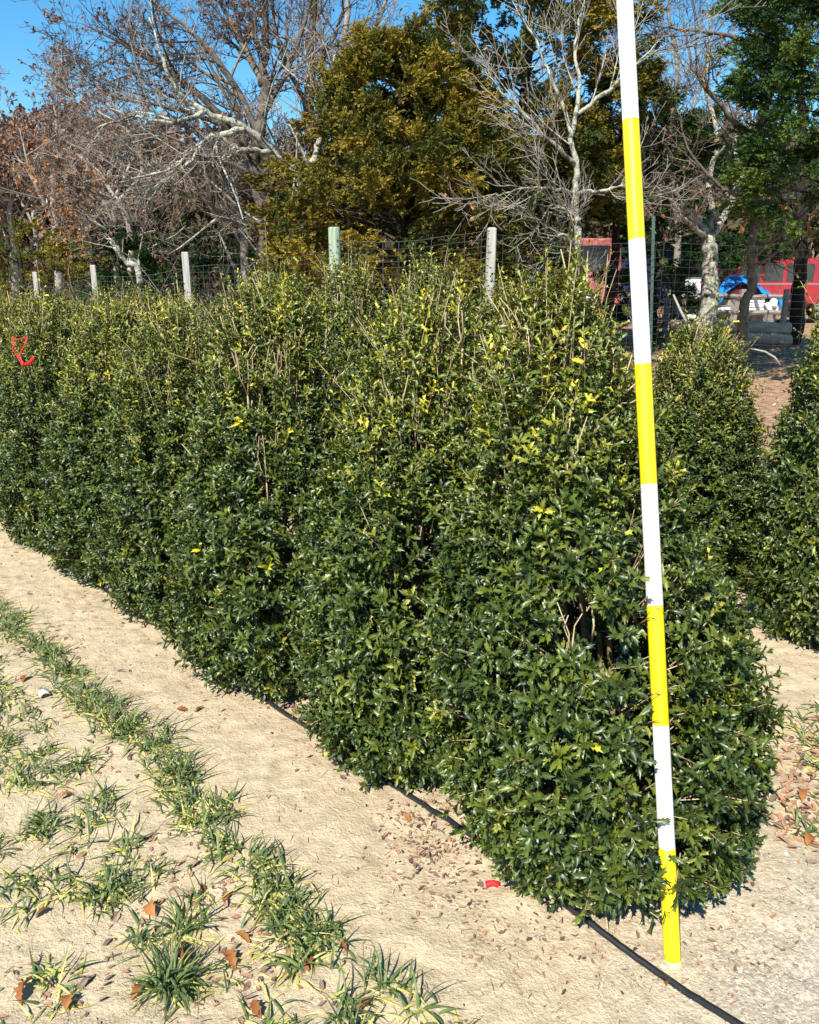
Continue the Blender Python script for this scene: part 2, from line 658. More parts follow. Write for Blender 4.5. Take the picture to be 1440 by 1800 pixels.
        ms.tube([p0 - d0 * .06 - o * .03, p0, mid], [rb * 1.2, rb * 1.1, rb], 5, tn)
        for w in range(rg.integers(2, 4)):
            d1 = d0 + rg.normal(0, .26, 3)
            d1 /= np.linalg.norm(d1)
            q1 = mid + d1 * ln * .25 + rg.normal(0, .006, 3)
            ms.tube([mid, q1, q1 + (d1 + rg.normal(0, .16, 3)) * ln * .22, q1 + (d1 + np.array([0, 0, .4]) + rg.normal(0, .16, 3)) * ln * rg.uniform(.35, .5)], [rb * .85, rb * .75, rb * .6, rb * .4], 4, tn)
    # a thin twig along each outer shoot
    sel = rg.permutation(N)[:int(N * .55)]
    if avoid is not None:
        sel = sel[avoid(P[sel])]
    tw = np.array([[0, 0, 0], [1, 0, 0], [.5, 0, .87], [0, 1, 0], [.55, 1, 0], [.28, 1, .5]]) - np.array([.4, 0, .3])
    twf = [(0, 1, 4, 3), (1, 2, 5, 4), (2, 0, 3, 5)]
    Bt = basis(D[sel], ref[sel])
    Bt = Bt * np.stack([np.full(len(sel), .0042), sl[sel] * 1.5, np.full(len(sel), .0042)], -1)[:, None, :]
    ms.inst(tw, twf, Bt, P[sel] - D[sel] * (sl[sel] * .55)[:, None], rg.uniform(.3, 1, len(sel)))
    return mbl.data('foliage', M['holly'], True), ms.data('stems', M['holly_stem'], True)


# measuring pole: leans back against the first shrub
pole0 = gnd(1184, 1689)
pole0[2] = gz(pole0[0], pole0[1]) - .01
right = np.array([1.0, 0, 0])
upc = np.array([0, _st, _ct])
pole_d = right * (-84) + upc * 1688
pole_d /= np.linalg.norm(pole_d)
FT = .3048


def clear_of_pole(origin):
    o3 = np.asarray(origin, float)

    def f(P):
        Wp = P + o3 - pole0
        t = Wp @ pole_d
        perp = Wp - t[:, None] * pole_d
        dist = np.linalg.norm(perp, axis=1)
        tow = perp[:, 1] < .02                           # on the open side of the pole
        side = np.abs(perp[:, 0]) < np.where(t < .30, .0, np.where(t < .37, .022, .065))
        low = (t > .17) & (t < .37)
        ok = dist > np.where(low, .036, .050)
        ok &= ~(tow & side & (t >= .30))
        return ok
    return f


def put_holly(meshes, loc, label, rz=0.0, sc=(1, 1, 1), group='holly shrubs in the two planted rows'):
    e = empty('holly_shrub', (loc[0], loc[1], gz(loc[0], loc[1])), label, 'shrub', group, rz)
    e.scale = sc
    f = bpy.data.objects.new('foliage', meshes[0])
    s = bpy.data.objects.new('stems', meshes[1])
    link(f, e)
    link(s, e)
    return e


near_loc = np.array([.585, 2.145, 0])
P1 = make_holly(11, 1.56, .415, 4300, LEAF, .044, lean=(-.20, .20), avoid=clear_of_pole(near_loc), sticks=60, prof=np.array([.64, .86, 1.0, 1.0, .90, .70, .47, .32, .12]))
V_NEAR = [make_holly(20 + i, 1.48, .370, 3800, LEAF, .043, lean=[(.02, .05), (-.05, .0), (.04, -.03)][i], sticks=48) for i in range(3)]
V_FAR = [make_holly(40 + i, 1.45, .40, 2700, LEAF_LO, .046, sticks=30) for i in range(3)]
ROW = np.array([-.690, .724])
put_holly(P1, near_loc, 'dark green holly shrub nearest the viewer, touching the striped pole')
ords = ['second', 'third', 'fourth', 'fifth', 'sixth', 'seventh', 'eighth', 'ninth', 'tenth']
front = [(.02, 2.75), (-.56, 3.35), (-1.14, 4.05), (-1.70, 4.67), (-2.28, 5.32), (-2.86, 5.95), (-3.45, 6.6)]
rnd = random.Random(5)
for k, (x, y) in enumerate(front):
    s = 1 + rnd.uniform(-.04, .04)
    lab = ords[k] + ' holly from the striped pole along the front row' if k != 4 else 'holly at the left edge of the photo with a red ribbon near its top'
    put_holly(V_NEAR[k % 3], (x, y), lab, rnd.uniform(0, 6.28), (s, s, s * rnd.uniform(.97, 1.03)))
back0 = np.array([2.10, 3.70])
for k in range(16):
    if k == 2:
        continue
    p = back0 + ROW * .86 * (k if k < 2 else k - .6) + np.array([rnd.uniform(-.05, .05), rnd.uniform(-.05, .05)])
    s = 1 + rnd.uniform(-.06, .06)
    zs = [1.19, .92, 1.02, 1.08, 1.15, 1.17, 1.12][k] if k < 7 else rnd.uniform(.95, 1.03)
    if k == 1:
        s, p = 1.0, np.array([1.55, 4.42])
    if k == 0:
        lab = 'holly cut off by the right edge of the photo, in the back row'
    elif k == 1:
        lab = 'short holly of the back row just right of the striped pole'
    else:
        lab = ['third', 'fourth', 'fifth', 'sixth', 'seventh', 'eighth', 'ninth', 'tenth', 'eleventh', 'twelfth', 'thirteenth', 'fourteenth', 'fifteenth'][k - 3] + ' holly of the back row counted from the right, by the wire fence'
    put_holly((V_NEAR if k < 2 else V_FAR)[k % 3], p, lab, rnd.uniform(0, 6.28), (s, s, zs))

# ------------------------------------------------------------------ pole
M['yellow'] = plain('yellow paint', (.74, .60, .008), .45, .4, nscale=34, namt=.22, stretch=(1, 1, .12))
M['white'] = plain('white paint', (.74, .74, .72), .5, .4, nscale=30, namt=.14, stretch=(1, 1, .15))
M['print'] = plain('faded print', (.36, .36, .36), .6)
pe = empty('measuring_pole', pole0, 'tall round pole striped yellow and white in equal bands, leaning on the nearest shrub', 'pole')
pe.rotation_euler = Vector(pole_d).to_track_quat('Z', 'Y').to_euler()
rp = .0208
cuts = [0, .995, 2.02, 3.015, 4.02, 5.02, 6.05, 7.05, 8.05, 9.05, 10.0]
for k in range(10):
    b = MB()
    z0, z1 = cuts[k] * FT, cuts[k + 1] * FT
    zz = np.linspace(z0, z1, 9)
    b.tube([(0, 0, z) for z in zz], rp, 28, cap=(k in (0, 9)))
    o = b.build('yellow_band' if k % 2 == 0 else 'white_band', M['yellow'] if k % 2 == 0 else M['white'], pe, True)
rg = np.random.default_rng(3)
qi = pe.rotation_euler.to_matrix().inverted() @ Vector((-.25, -1, 0)).normalized()
ang0 = math.atan2(qi.y, qi.x)
for z0, z1 in ((7.14, 7.75), (3.12, 3.95)):
    b = MB()
    z = z0 * FT + .01
    while z < z1 * FT:
        hgt = rg.uniform(.004, .008)
        if rg.random() < .85:
            for st in range(rg.integers(1, 4)):
                a = ang0 - .25 + rg.uniform(-.2, .2)
                b.box((rp * math.cos(a), rp * math.sin(a), z + rg.uniform(0, hgt)), (.0012, rg.uniform(.0025, .006), .0016), a)
        z += hgt + .004
    b.build('printed_marking', M['print'], pe)
b = MB()
b.tube([(0, 0, 0), (0, 0, .003), (0, 0, .019)], [.0212, .0213, .0212], 28)
b.build('bare_end', plain('worn paint end', (.70, .62, .22), .6, nscale=60, namt=.3), pe, True)

# ------------------------------------------------------------------ drip tube
M['tube'] = plain('black polyethylene', (.012, .012, .013), .38, .5, nscale=30, namt=.5)
tp = [gnd(1420, 1890), gnd(1290, 1800), gnd(1165, 1712), gnd(1040, 1630), gnd(890, 1520), gnd(790, 1447), gnd(735, 1408), gnd(530, 1275), gnd(345, 1147), gnd(232, 1068), gnd(120, 992), gnd(0, 915)]
tp = np.array(tp)
tt = np.linspace(0, len(tp) - 1, 90)
sp_ = np.stack([np.interp(tt, np.arange(len(tp)), tp[:, i]) for i in range(3)], -1)
ker = np.array([1, 2, 3, 2, 1]) / 9
for i in range(2):
    pad = np.concatenate([sp_[:1].repeat(2, 0), sp_, sp_[-1:].repeat(2, 0)])
    sp_[:, i] = np.convolve(pad[:, i], ker, 'valid')
sp_[:, 2] = [gz(x, y) + .007 + .002 * math.sin(i * .35) for i, (x, y) in enumerate(sp_[:, :2])]
b = MB()
b.tube(sp_, .0092, 12)
tag(b.build('drip_tube', M['tube'], smooth=True), 'black plastic irrigation tube running along the sand under the front hollies', 'irrigation tube')

# ------------------------------------------------------------------ grass
def blade_strip(mb_, p, az, ln, w, rise, droop, tint, rg_):
    o = np.array([math.cos(az), math.sin(az), 0])
    sd = np.array([-math.sin(az), math.cos(az), 0])
    pts = []
    ang = rise
    q_ = p.copy()
    n = 5
    V = []
    for i in range(n + 1):
        ww = w * (1 - (i / n) ** 1.8) + .0004
        twist = .35 * math.sin(i + az)
        V += [q_ - sd * ww / 2, q_ + np.array([0, 0, ww * .18]), q_ + sd * ww / 2 + np.array([0, 0, ww * twist])]
        q_ = q_ + (o * math.cos(ang) + np.array([0, 0, math.sin(ang)])) * ln / n
        ang -= droop / n
        if q_[2] < p[2] + .002 and i > 1:
            q_[2] = p[2] + .003
    Fc = []
    for i in range(n):
        a = i * 3
        Fc += [(a, a + 1, a + 4, a + 3), (a + 1, a + 2, a + 5, a + 4)]
    mb_.add(np.array(V), Fc, tint)


def tuft(mb_, c, size, n, rg_, dry=.25, spread=.03):
    for i in range(int(n * 1.6)):
        az = rg_.random() * 6.283
        off = rg_.normal(0, spread, 2)
        p = np.array([c[0] + off[0], c[1] + off[1], 0.0])
        p[2] = gz(p[0], p[1]) - .003
        ln = size * .75 * rg_.uniform(.45, 1.15)
        isdry = rg_.random() < dry * 1.15
        tint = rg_.uniform(.72, 1.0) if isdry else float(np.clip(rg_.normal(.28, .16), 0, .62))
        rise = rg_.uniform(.15, .6) if isdry else rg_.uniform(.35, 1.35)
        blade_strip(mb_, p, az, ln, rg_.uniform(.0035, .0085), rise, rg_.uniform(.4, 2.0), tint, rg_)


rg = np.random.default_rng(77)
mb = MB()


def row_of_tufts(px, step, size, n, jit, dry, skip=0.0):
    P = np.array([gnd(*p)[:2] for p in px])
    seg = np.linalg.norm(np.diff(P, axis=0), axis=1)
    s = np.concatenate([[0], np.cumsum(seg)])
    for d in np.arange(0, s[-1], step):
        if rg.random() < skip:
            continue
        c = np.array([np.interp(d, s, P[:, i]) for i in (0, 1)]) + rg.normal(0, jit, 2)
        tuft(mb, c, size * rg.uniform(.75, 1.15), int(n * rg.uniform(.7, 1.2)), rg, dry, .030)


row_of_tufts([(575, 1700), (480, 1570), (400, 1490), (330, 1390), (215, 1275), (100, 1165), (20, 1085), (-80, 1010)], .060, .155, 24, .035, .30)
row_of_tufts([(500, 1610), (430, 1520), (380, 1455), (280, 1335), (170, 1250)], .085, .14, 16, .03, .35)
row_of_tufts([(245, 1540), (205, 1470), (165, 1410), (100, 1335), (25, 1270), (-60, 1200)], .075, .145, 20, .04, .30, .1)
row_of_tufts([(60, 1390), (25, 1345), (-40, 1290)], .07, .15, 20, .04, .3)
row_of_tufts([(30, 1245), (5, 1215), (-50, 1175)], .07, .12, 16, .04, .35)
row_of_tufts([(40, 1590), (-10, 1530), (-70, 1480)], .075, .14, 18, .04, .35)
for (x, y, s, n, d) in [(80, 1445, .15, 30, .25), (60, 1470, .13, 20, .25), (190, 1565, .17, 46, .2), (150, 1560, .13, 20, .3), (330, 1625, .16, 40, .3), (255, 1640, .12, 26, .25), (285, 1530, .10, 16, .4), (350, 1580, .11, 18, .4),
                        (545, 1640, .17, 40, .3), (520, 1690, .15, 30, .3), (590, 1685, .10, 10, .2), (130, 1480, .12, 16, .45), (440, 1690, .11, 14, .6), (400, 1730, .12, 10, .7), (470, 1790, .12, 14, .45),
                        (680, 1745, .15, 26, .25), (600, 1790, .15, 22, .25), (735, 1790, .16, 18, .35), (510, 1830, .15, 20, .3), (790, 1830, .14, 14, .4), (50, 1590, .11, 18, .6), (640, 1840, .15, 20, .3)]:
    tuft(mb, gnd(x, y)[:2], s, n, rg, d, .026)
# sparse grass in the aisle to the right of the first shrub
for (x, y, s, n, d) in [(1425, 1300, .16, 30, .55), (1440, 1340, .15, 24, .5), (1410, 1270, .12, 14, .5), (1450, 1250, .15, 22, .5), (1425, 1465, .14, 16, .45), (1470, 1420, .14, 20, .5), (1500, 1300, .15, 20, .5)]:
    tuft(mb, gnd(x, y)[:2], s, n, rg, d, .03)
tag(mb.build('grass', M['grass'], smooth=True), 'clumps of rye grass with yellowed blades in rows on the sand', 'grass', kind='stuff')

for name_l, (x, y, s, n, d) in [('big rounded green grass tuft standing apart at the bottom of the photo', (305, 1728, .20, 90, .22)),
                                ('small sparse grass tuft among brown leaves in the lower left corner', (95, 1712, .13, 22, .35)),
                                ('low flattened tuft of grass at the very bottom left, below a curled brown leaf', (92, 1768, .10, 14, .4))]:
    b = MB()
    c = gnd(x, y)
    tuft(b, c[:2], s, n, rg, d, .024)
    for v in b.v:
        v -= np.array([c[0], c[1], gz(c[0], c[1])], np.float32)
    o = b.build('grass_tuft', M['grass'], None, True, (c[0], c[1], gz(c[0], c[1])))
    tag(o, name_l, 'grass tuft', 'lone grass tufts')

# ------------------------------------------------------------------ litter, pebbles, fallen leaves
def oak_leaf():
    """curled dry leaf with lobes, length 1"""
    prof = [(0, .03), (.12, .10), (.24, .25), (.33, .17), (.46, .34), (.56, .20), (.70, .30), (.80, .16), (.92, .12), (1, .01)]
    V, Fc = [], []
    for y, w in prof:
        V += [(-w, y, .22 * w + .10 * math.sin(y * 3)), (0, y, .10 * math.sin(y * 3.0)), (w, y, .34 * w + .10 * math.sin(y * 3))]
    for i in range(len(prof) - 1):
        a = i * 3
        Fc += [(a, a + 1, a + 4, a + 3), (a + 1, a + 2, a + 5, a + 4)]
    return np.array(V), Fc


OAK = oak_leaf()
SCRAP = (np.array([(-.3, 0, 0), (.28, .08, .1), (.38, .6, .22), (.05, 1, .08), (-.34, .55, .2), (0, .5, 0)]), [(0, 1, 5), (1, 2, 5), (2, 3, 5), (3, 4, 5), (4, 0, 5)])
SLIVER = (np.array([(-.5, 0, 0), (.5, 0, 0), (.5, .5, .9), (-.5, .5, .9), (.3, 1, .2), (-.3, 1, .2), (0, 0, .8), (0, .5, 1.8), (0, 1, .8)]), [(0, 6, 7, 3), (6, 1, 2, 7), (3, 7, 8, 5), (7, 2, 4, 8)])


def scatter(mb_, pts, tmpl, len_rng, width, tints, rg_, flat=.25):
    n = len(pts)
    az = rg_.random(n) * 6.283
    d = np.stack([np.cos(az), np.sin(az), rg_.normal(0, flat, n) * .6], -1)
    nr = np.stack([rg_.normal(0, flat, n), rg_.normal(0, flat, n), np.ones(n)], -1)
    ln = rg_.uniform(*len_rng, n)
    B = basis(d, nr) * np.stack([ln * width if width < 1 else ln * 0 + width / 1000, ln, ln * width if width < 1 else ln * 0 + width / 1000], -1)[:, None, :]
    z = terrain(pts[:, 0], pts[:, 1]) + relief(pts[:, 0], pts[:, 1]) + .003
    mb_.inst(tmpl[0], tmpl[1], B, np.stack([pts[:, 0], pts[:, 1], z], -1), tints)


def cloud(px, sx, sy, n):
    P = np.array([gnd(*p)[:2] for p in px])
    i = rg.integers(0, len(P), n)
    return P[i] + np.stack([rg.normal(0, sx, n), rg.normal(0, sy, n)], -1)


mb = MB()
# slivers of straw and twig everywhere on the open sand
n = 5200
pts = np.stack([rg.uniform(-3.4, 2.4, n), 1.25 + 4.6 * rg.random(n) ** 1.5], -1)
scatter(mb, pts, SLIVER, (.008, .035), 1.6, np.clip(rg.beta(1.2, 1.4, n), 0, 1), rg, .2)
n = 2600
pts = np.stack([rg.uniform(-3.4, 2.4, n), 1.25 + 4.6 * rg.random(n) ** 1.5], -1)
scatter(mb, pts, SCRAP, (.004, .014), .7, rg.uniform(0, .75, n), rg, .4)
# heaps of leaf scraps at the feet of the shrubs
pts = cloud([(760, 1470), (800, 1500), (770, 1540), (740, 1500), (720, 1450), (770, 1420), (800, 1440)], .075, .07, 520)
scatter(mb, pts, SCRAP, (.006, .024), .6, np.clip(rg.normal(.36, .27, len(pts)), 0, 1), rg, .6)
pts = cloud([(540, 1240), (560, 1255), (600, 1330)], .06, .06, 160)
scatter(mb, pts, SCRAP, (.012, .034), .7, np.clip(rg.normal(.5, .2, len(pts)), 0, 1), rg, .5)
pts = cloud([(1410, 1330), (1420, 1390), (1400, 1440), (1430, 1450), (1440, 1300)], .09, .10, 420)
scatter(mb, pts, SCRAP, (.015, .045), .6, np.clip(rg.normal(.5, .17, len(pts)), 0, 1), rg, .5)
pts = cloud([(900, 1640), (840, 1590), (1040, 1690), (1250, 1690), (1350, 1640)], .10, .08, 330)
scatter(mb, pts, SCRAP, (.006, .020), .6, np.clip(rg.normal(.35, .22, len(pts)), 0, 1), rg, .5)
for (x0, y0) in front + [(.585, 2.24)]:
    pts = np.stack([rg.normal(x0, .30, 90), rg.normal(y0 - .1, .25, 90)], -1)
    scatter(mb, pts, SCRAP, (.010, .030), .65, np.clip(rg.normal(.4, .2, 90), 0, 1), rg, .5)
# brown leaf crumbs between the grass clumps
pts = cloud([(330, 1560), (420, 1640), (380, 1690), (250, 1500), (100, 1150), (150, 1230), (60, 1120), (120, 1720), (500, 1700), (200, 1330)], .10, .10, 420)
scatter(mb, pts, SCRAP, (.010, .036), .6, np.clip(rg.normal(.4, .14, len(pts)), 0, 1), rg, .5)
# woodland floor
n = 5000
pts = np.stack([rg.uniform(-3, 9, n), rg.uniform(6.5, 20, n)], -1)
pts = pts[(pts[:, 1] + .95 * pts[:, 0]) > 7.6]
scatter(mb, pts, SCRAP, (.03, .09), .6, np.clip(rg.normal(.5, .2, len(pts)), 0, 1), rg, .5)
tag(mb.build('leaf_litter', M['litter']), 'scraps of dry leaf, straw and twig strewn over the soil', 'leaf litter', kind='stuff')

mb = MB()
ico = np.array([(0, 0, .7), (.9, 0, .25), (.3, .85, .2), (-.75, .5, .3), (-.7, -.55, .2), (.3, -.8, .3), (0, 0, -.5)])
icf = [(0, 1, 2), (0, 2, 3), (0, 3, 4), (0, 4, 5), (0, 5, 1), (6, 2, 1), (6, 3, 2), (6, 4, 3), (6, 5, 4), (6, 1, 5)]
n = 5200
pts = np.concatenate([np.stack([rg.normal(1.05, .38, n), rg.normal(1.65, .28, n)], -1), np.stack([rg.uniform(-2.6, 1.3, 2600), 1.25 + 3 * rg.random(2600) ** 1.4], -1)])
n = len(pts)
s = rg.uniform(.0014, .0040, n) * (1 + 1.2 * (rg.random(n) < .05))
az = rg.random(n) * 6.28
Bm = basis(np.stack([np.cos(az), np.sin(az), az * 0], -1), np.stack([rg.normal(0, .3, n), rg.normal(0, .3, n), np.ones(n)], -1)) * np.stack([s * rg.uniform(.7, 1.4, n), s, s * .8], -1)[:, None, :]
z = relief(pts[:, 0], pts[:, 1]) + .001
mb.inst(ico, icf, Bm, np.stack([pts[:, 0], pts[:, 1], z], -1), rg.random(n))
tag(mb.build('gravel', M['stone'], smooth=False), 'fine gravel and soil crumbs on the bare ground', 'gravel', kind='stuff')

for (x, y, ln, tn, lab) in [(48, 1740, .085, .38, 'curled brown oak leaf alone on the sand in the lower left corner'),
                            (118, 1762, .06, .55, 'tan curled leaf beside the lowest grass tuft at bottom left'),
                            (452, 1775, .065, .35, 'dark red-brown leaf under a small tuft at the bottom edge'),
                            (268, 1595, .075, .62, 'pale pinkish brown leaf lying flat left of a grass clump'),
                            (352, 1563, .045, .25, 'small dark brown leaf upright between two grass clumps'),
                            (395, 1578, .055, .42, 'narrow red-brown leaf just right of a small dark upright leaf'),
                            (405, 1685, .075, .40, 'large rust leaf between the rounded tuft and the long grass row'),
                            (425, 1645, .07, .58, 'orange-brown leaf tucked in dry straw beside the grass row'),
                            (540, 1695, .06, .36, 'rust leaf below the near end of the long grass row'),
                            (600, 1672, .05, .30, 'dark red leaf at the right tip of the long grass row'),
                            (330, 1670, .075, .38, 'long brown leaf lying behind the big rounded tuft'),
                            (240, 1745, .06, .5, 'brown leaf under the left side of the big rounded tuft'),
                            (75, 1602, .05, .25, 'dark brown leaf at left between two pale grass tufts'),
                            (118, 1402, .055, .5, 'pinkish brown leaf in the gap of the second grass row'),
                            (320, 1250, .055, .35, 'brown leaf alone on the sandy aisle between grass and hollies'),
                            (352, 1250, .05, .45, 'second brown leaf on the sandy aisle, just right of its like'),
                            (45, 1196, .07, .42, 'red-brown leaf near the far end of the grass rows'),
                            (1410, 1400, .07, .62, 'curled orange leaf beside the nearest holly at right edge'),
                            (1425, 1480, .075, .6, 'long orange-brown leaf on the sand at the right edge'),
                            (716, 1440, .045, .62, 'orange leaf on the sand beside the tube, left of the leaf scraps'),
                            (640, 1775, .05, .40, 'red leaf under grass at the bottom edge near the middle'),
                            (1168, 1728, .045, .45, 'narrow brown leaf against the black tube near the pole foot')]:
    c = gnd(x, y)
    b = MB()
    ln *= .85
    cur = rg.uniform(1.0, 2.4)
    b.add(OAK[0] * np.array([ln * rg.uniform(.7, 1.1), ln, ln * cur]) - np.array([0, ln / 2, 0]), OAK[1], float(np.clip(tn + rg.normal(0, .05), 0, 1)))
    o = b.build('fallen_leaf', M['dead_leaf'], None, True, (c[0], c[1], gz(c[0], c[1]) + .006))
    o.rotation_euler = (rg.normal(0, .25), rg.normal(0, .35), rg.random() * 6.28)
    tag(o, lab, 'leaf', 'brown leaves fallen on the sand')

# white curled scrap at left, red tag at the foot of the first shrub, red ribbon on a shrub
b = MB()
V, Fc = [], []
for i in range(7):
    a = i / 6 * 2.4
    V += [(.022 * math.cos(a), -.018, .022 * math.sin(a)), (.024 * math.cos(a) + .004, .02, .024 * math.sin(a))]
for i in range(6):
    Fc.append((2 * i, 2 * i + 1, 2 * i + 3, 2 * i + 2))
b.add(V, Fc, 0)
c = gnd(78, 1226)
o = b.build('bark_curl', plain('bleached bark', (.70, .66, .58), .7, nscale=40), None, True, (c[0], c[1], gz(c[0], c[1]) + .004))
o.rotation_euler = (0, -.4, .7)
sm = o.modifiers.new('solid', 'SOLIDIFY')
sm.thickness = .002
tag(o, 'whitish curled scrap of bark at the left beside the far grass', 'bark scrap')
M['red'] = plain('red plastic', (.62, .016, .020), .6, .3, nscale=60, namt=.35)
b = MB()
V, Fc = [], []
for i in range(7):
    t = i / 6
    V += [(-.021 + .042 * t, -.010 + .004 * math.sin(t * 5), .005 * math.sin(t * 4.1) + .002), (-.021 + .042 * t, .010 - .006 * t, .008 * math.sin(t * 3.1) + .005)]
for i in range(6):
    Fc.append((2 * i, 2 * i + 2, 2 * i + 3, 2 * i + 1))
b.add(V, Fc, 0)
c = gnd(866, 1557)
o = b.build('plant_tag', M['red'], None, True, (c[0], c[1], gz(c[0], c[1]) + .006))
o.rotation_euler = (.45, 0, .15)
sm = o.modifiers.new('solid', 'SOLIDIFY')
sm.thickness = .0012
tag(o, 'bright red plastic tag on the sand at the left foot of the nearest holly', 'plant tag')


def ribbon(mb_, pts, w):
    P = np.array(pts, float)
    t = np.linspace(0, len(P) - 1, len(P) * 5)
    Q = np.stack([np.interp(t, np.arange(len(P)), P[:, i]) for i in range(3)], -1)
    T = np.gradient(Q, axis=0)
    V, Fc = [], []
    for i in range(len(Q)):
        s = np.cross(T[i], [0.2 * math.sin(i * .5), 1, .3 * math.cos(i * .45)])
        s = s / (np.linalg.norm(s) + 1e-9) * w / 2
        V += [Q[i] - s, Q[i] + s]
    for i in range(len(Q) - 1):
        Fc.append((2 * i, 2 * i + 1, 2 * i + 3, 2 * i + 2))
    mb_.add(V, Fc, 0)


RY = 4.82
rb0 = at(38, 615, RY)


def rel(x, y, dy=0.0):
    return at(x, y, RY + dy) - rb0


e = empty('ribbon', rb0, 'red flagging ribbon tied near the top of a holly at the left edge', 'ribbon')
b = MB()
ribbon(b, [rel(20, 594), rel(26, 606, -.03), rel(22, 612), rel(30, 626, .02), rel(36, 634)], .010)
ribbon(b, [rel(48, 592), rel(45, 604, -.02), rel(38, 616), rel(34, 628)], .009)
ribbon(b, [rel(20, 595), rel(30, 597, -.03), rel(48, 593)], .006)
o = b.build('loop', M['red'], e, True)
b = MB()
ribbon(b, [rel(34, 628), rel(40, 641, -.02), rel(50, 640), rel(60, 628, -.03)], .018)
o2 = b.build('tail', M['red'], e, True)
for q_ in (o, o2):
    sm = q_.modifiers.new('solid', 'SOLIDIFY')
    sm.thickness = .001

# ------------------------------------------------------------------ wire fence with posts
M['post'] = plain('weathered post wood', (.36, .34, .30), .9, .1, nscale=14, namt=.45, bmp=.5, stretch=(3, 3, .25))
M['post_g'] = plain('green treated post', (.25, .30, .21), .85, .15, nscale=16, namt=.55, bmp=.8, stretch=(3, 3, .3))
M['wire'] = plain('dark fence wire', (.085, .09, .085), .5, .4, metal=.4)
M['tpost'] = plain('green steel post', (.045, .085, .06), .6, .4, nscale=12)
posts = [(-.685, 8.0), (-2.73, 10.5), (-4.84, 13.1), (-6.92, 15.7)]
hts = [2.16, 2.07, 2.07, 2.08]
plab = ['thick pale green wooden fence post at the corner of the wire fence', 'grey wooden fence post third from the left, before the dark woods', 'grey wooden fence post second from the left',
        'short looking grey fence post farthest to the left']
for k, ((x, y), hh) in enumerate(zip(posts, hts)):
    b = MB()
    z0 = gz(x, y)
    rr_ = .056 if k == 0 else .043
    if k == 0:
        nn = 14
        b.tube([(0, 0, -.1), (0, 0, hh * .5), (0, 0, hh - .012), (0, 0, hh)], [rr_ * 1.05, rr_, rr_ * .98, rr_ * .9], nn)
    else:
        b.box((0, 0, hh / 2 - .05), (.082, .078, hh + .1), .3, bev=.008)
    o = b.build('fence_post', M['post_g'] if k == 0 else M['post'], None, k == 0, (x, y, z0))
    o.rotation_euler = (rnd.uniform(-.015, .015), rnd.uniform(-.015, .015), 0)
    tag(o, plab[k], 'fence post', 'wooden posts of the wire fence')
p5 = at(860, 400, 7.7)
b = MB()
z0 = gz(p5[0], p5[1])
b.box((0, 0, (p5[2] - z0) / 2 - .05), (.075, .072, p5[2] - z0 + .1), .2, bev=.010)
o = b.build('fence_post', M['post'], None, False, (p5[0], p5[1], z0))
o.rotation_euler = (0, .012, 0)
tag(o, 'pale grey wooden fence post farthest to the right, left of the pole', 'fence post', 'wooden posts of the wire fence')
tpz = at(1171, 388, 8.6)
b = MB()
z0 = gz(tpz[0], tpz[1])
hh = tpz[2] - z0
b.box((0, 0, hh / 2), (.03, .006, hh + .1))
b.box((0, .017, hh / 2), (.006, .028, hh + .09))
for i in range(30):
    b.box((0, -.005, .2 + i * .065), (.014, .006, .02))
o = b.build('steel_post', M['tpost'], None, False, (tpz[0], tpz[1], z0))
o.rotation_euler = (0, -.055, 0)
tag(o, 'slim dark green steel fence post right of the striped pole', 'fence post')


def net(a, b_, h0, h1, name, label, bottom=.05, seed=0, dx=.15, dzs=.075, rw=.0016):
    """wire netting from a to b: wavy line wires and upright wires, one mesh"""
    a, b_ = np.array(a, float), np.array(b_, float)
    L = np.linalg.norm(b_ - a)
    n = max(8, int(L / .3))
    t = np.linspace(0, 1, n)
    P2 = a[None] + (b_ - a)[None] * t[:, None]
    zg = np.array([gz(x, y) for x, y in P2])
    sag = -.05 * np.sin(np.pi * t)
    hh_ = h0 + (h1 - h0) * t + sag
    m = MB()
    r_ = np.random.default_rng(seed)
    nl = int(max(h0, h1) / dzs)
    nrm = np.array([-(b_ - a)[1], (b_ - a)[0]]) / L
    bul = vnoise(P2[:, 0] * 1.1, P2[:, 1] * 1.1, 2.0) * .05 - .025
    for i in range(nl):
        f = i / (nl - 1)
        z = zg + bottom + (hh_ - bottom) * f + (vnoise(t * L * 1.4, i * .37, seed) - .5) * .022
        P3 = np.stack([P2[:, 0] + nrm[0] * bul, P2[:, 1] + nrm[1] * bul, z], -1)
        m.tube(P3, rw * (1.5 if i == nl - 1 else 1), 3, 0, cap=False)
    for s in np.arange(0, L, dx):
        u = s / L
        p = a + (b_ - a) * u
        bl = np.interp(u, t, bul)
        zz0, zz1 = np.interp(u, t, zg), np.interp(u, t, hh_)
        m.tube([(p[0] + nrm[0] * bl, p[1] + nrm[1] * bl, zz0 + bottom), (p[0] + nrm[0] * bl, p[1] + nrm[1] * bl, zz0 + zz1)], rw * .7, 3, 0, cap=False)
    o_ = m.build(name, M['wire'])
    tag(o_, label, 'wire fence', 'panels of wire netting')


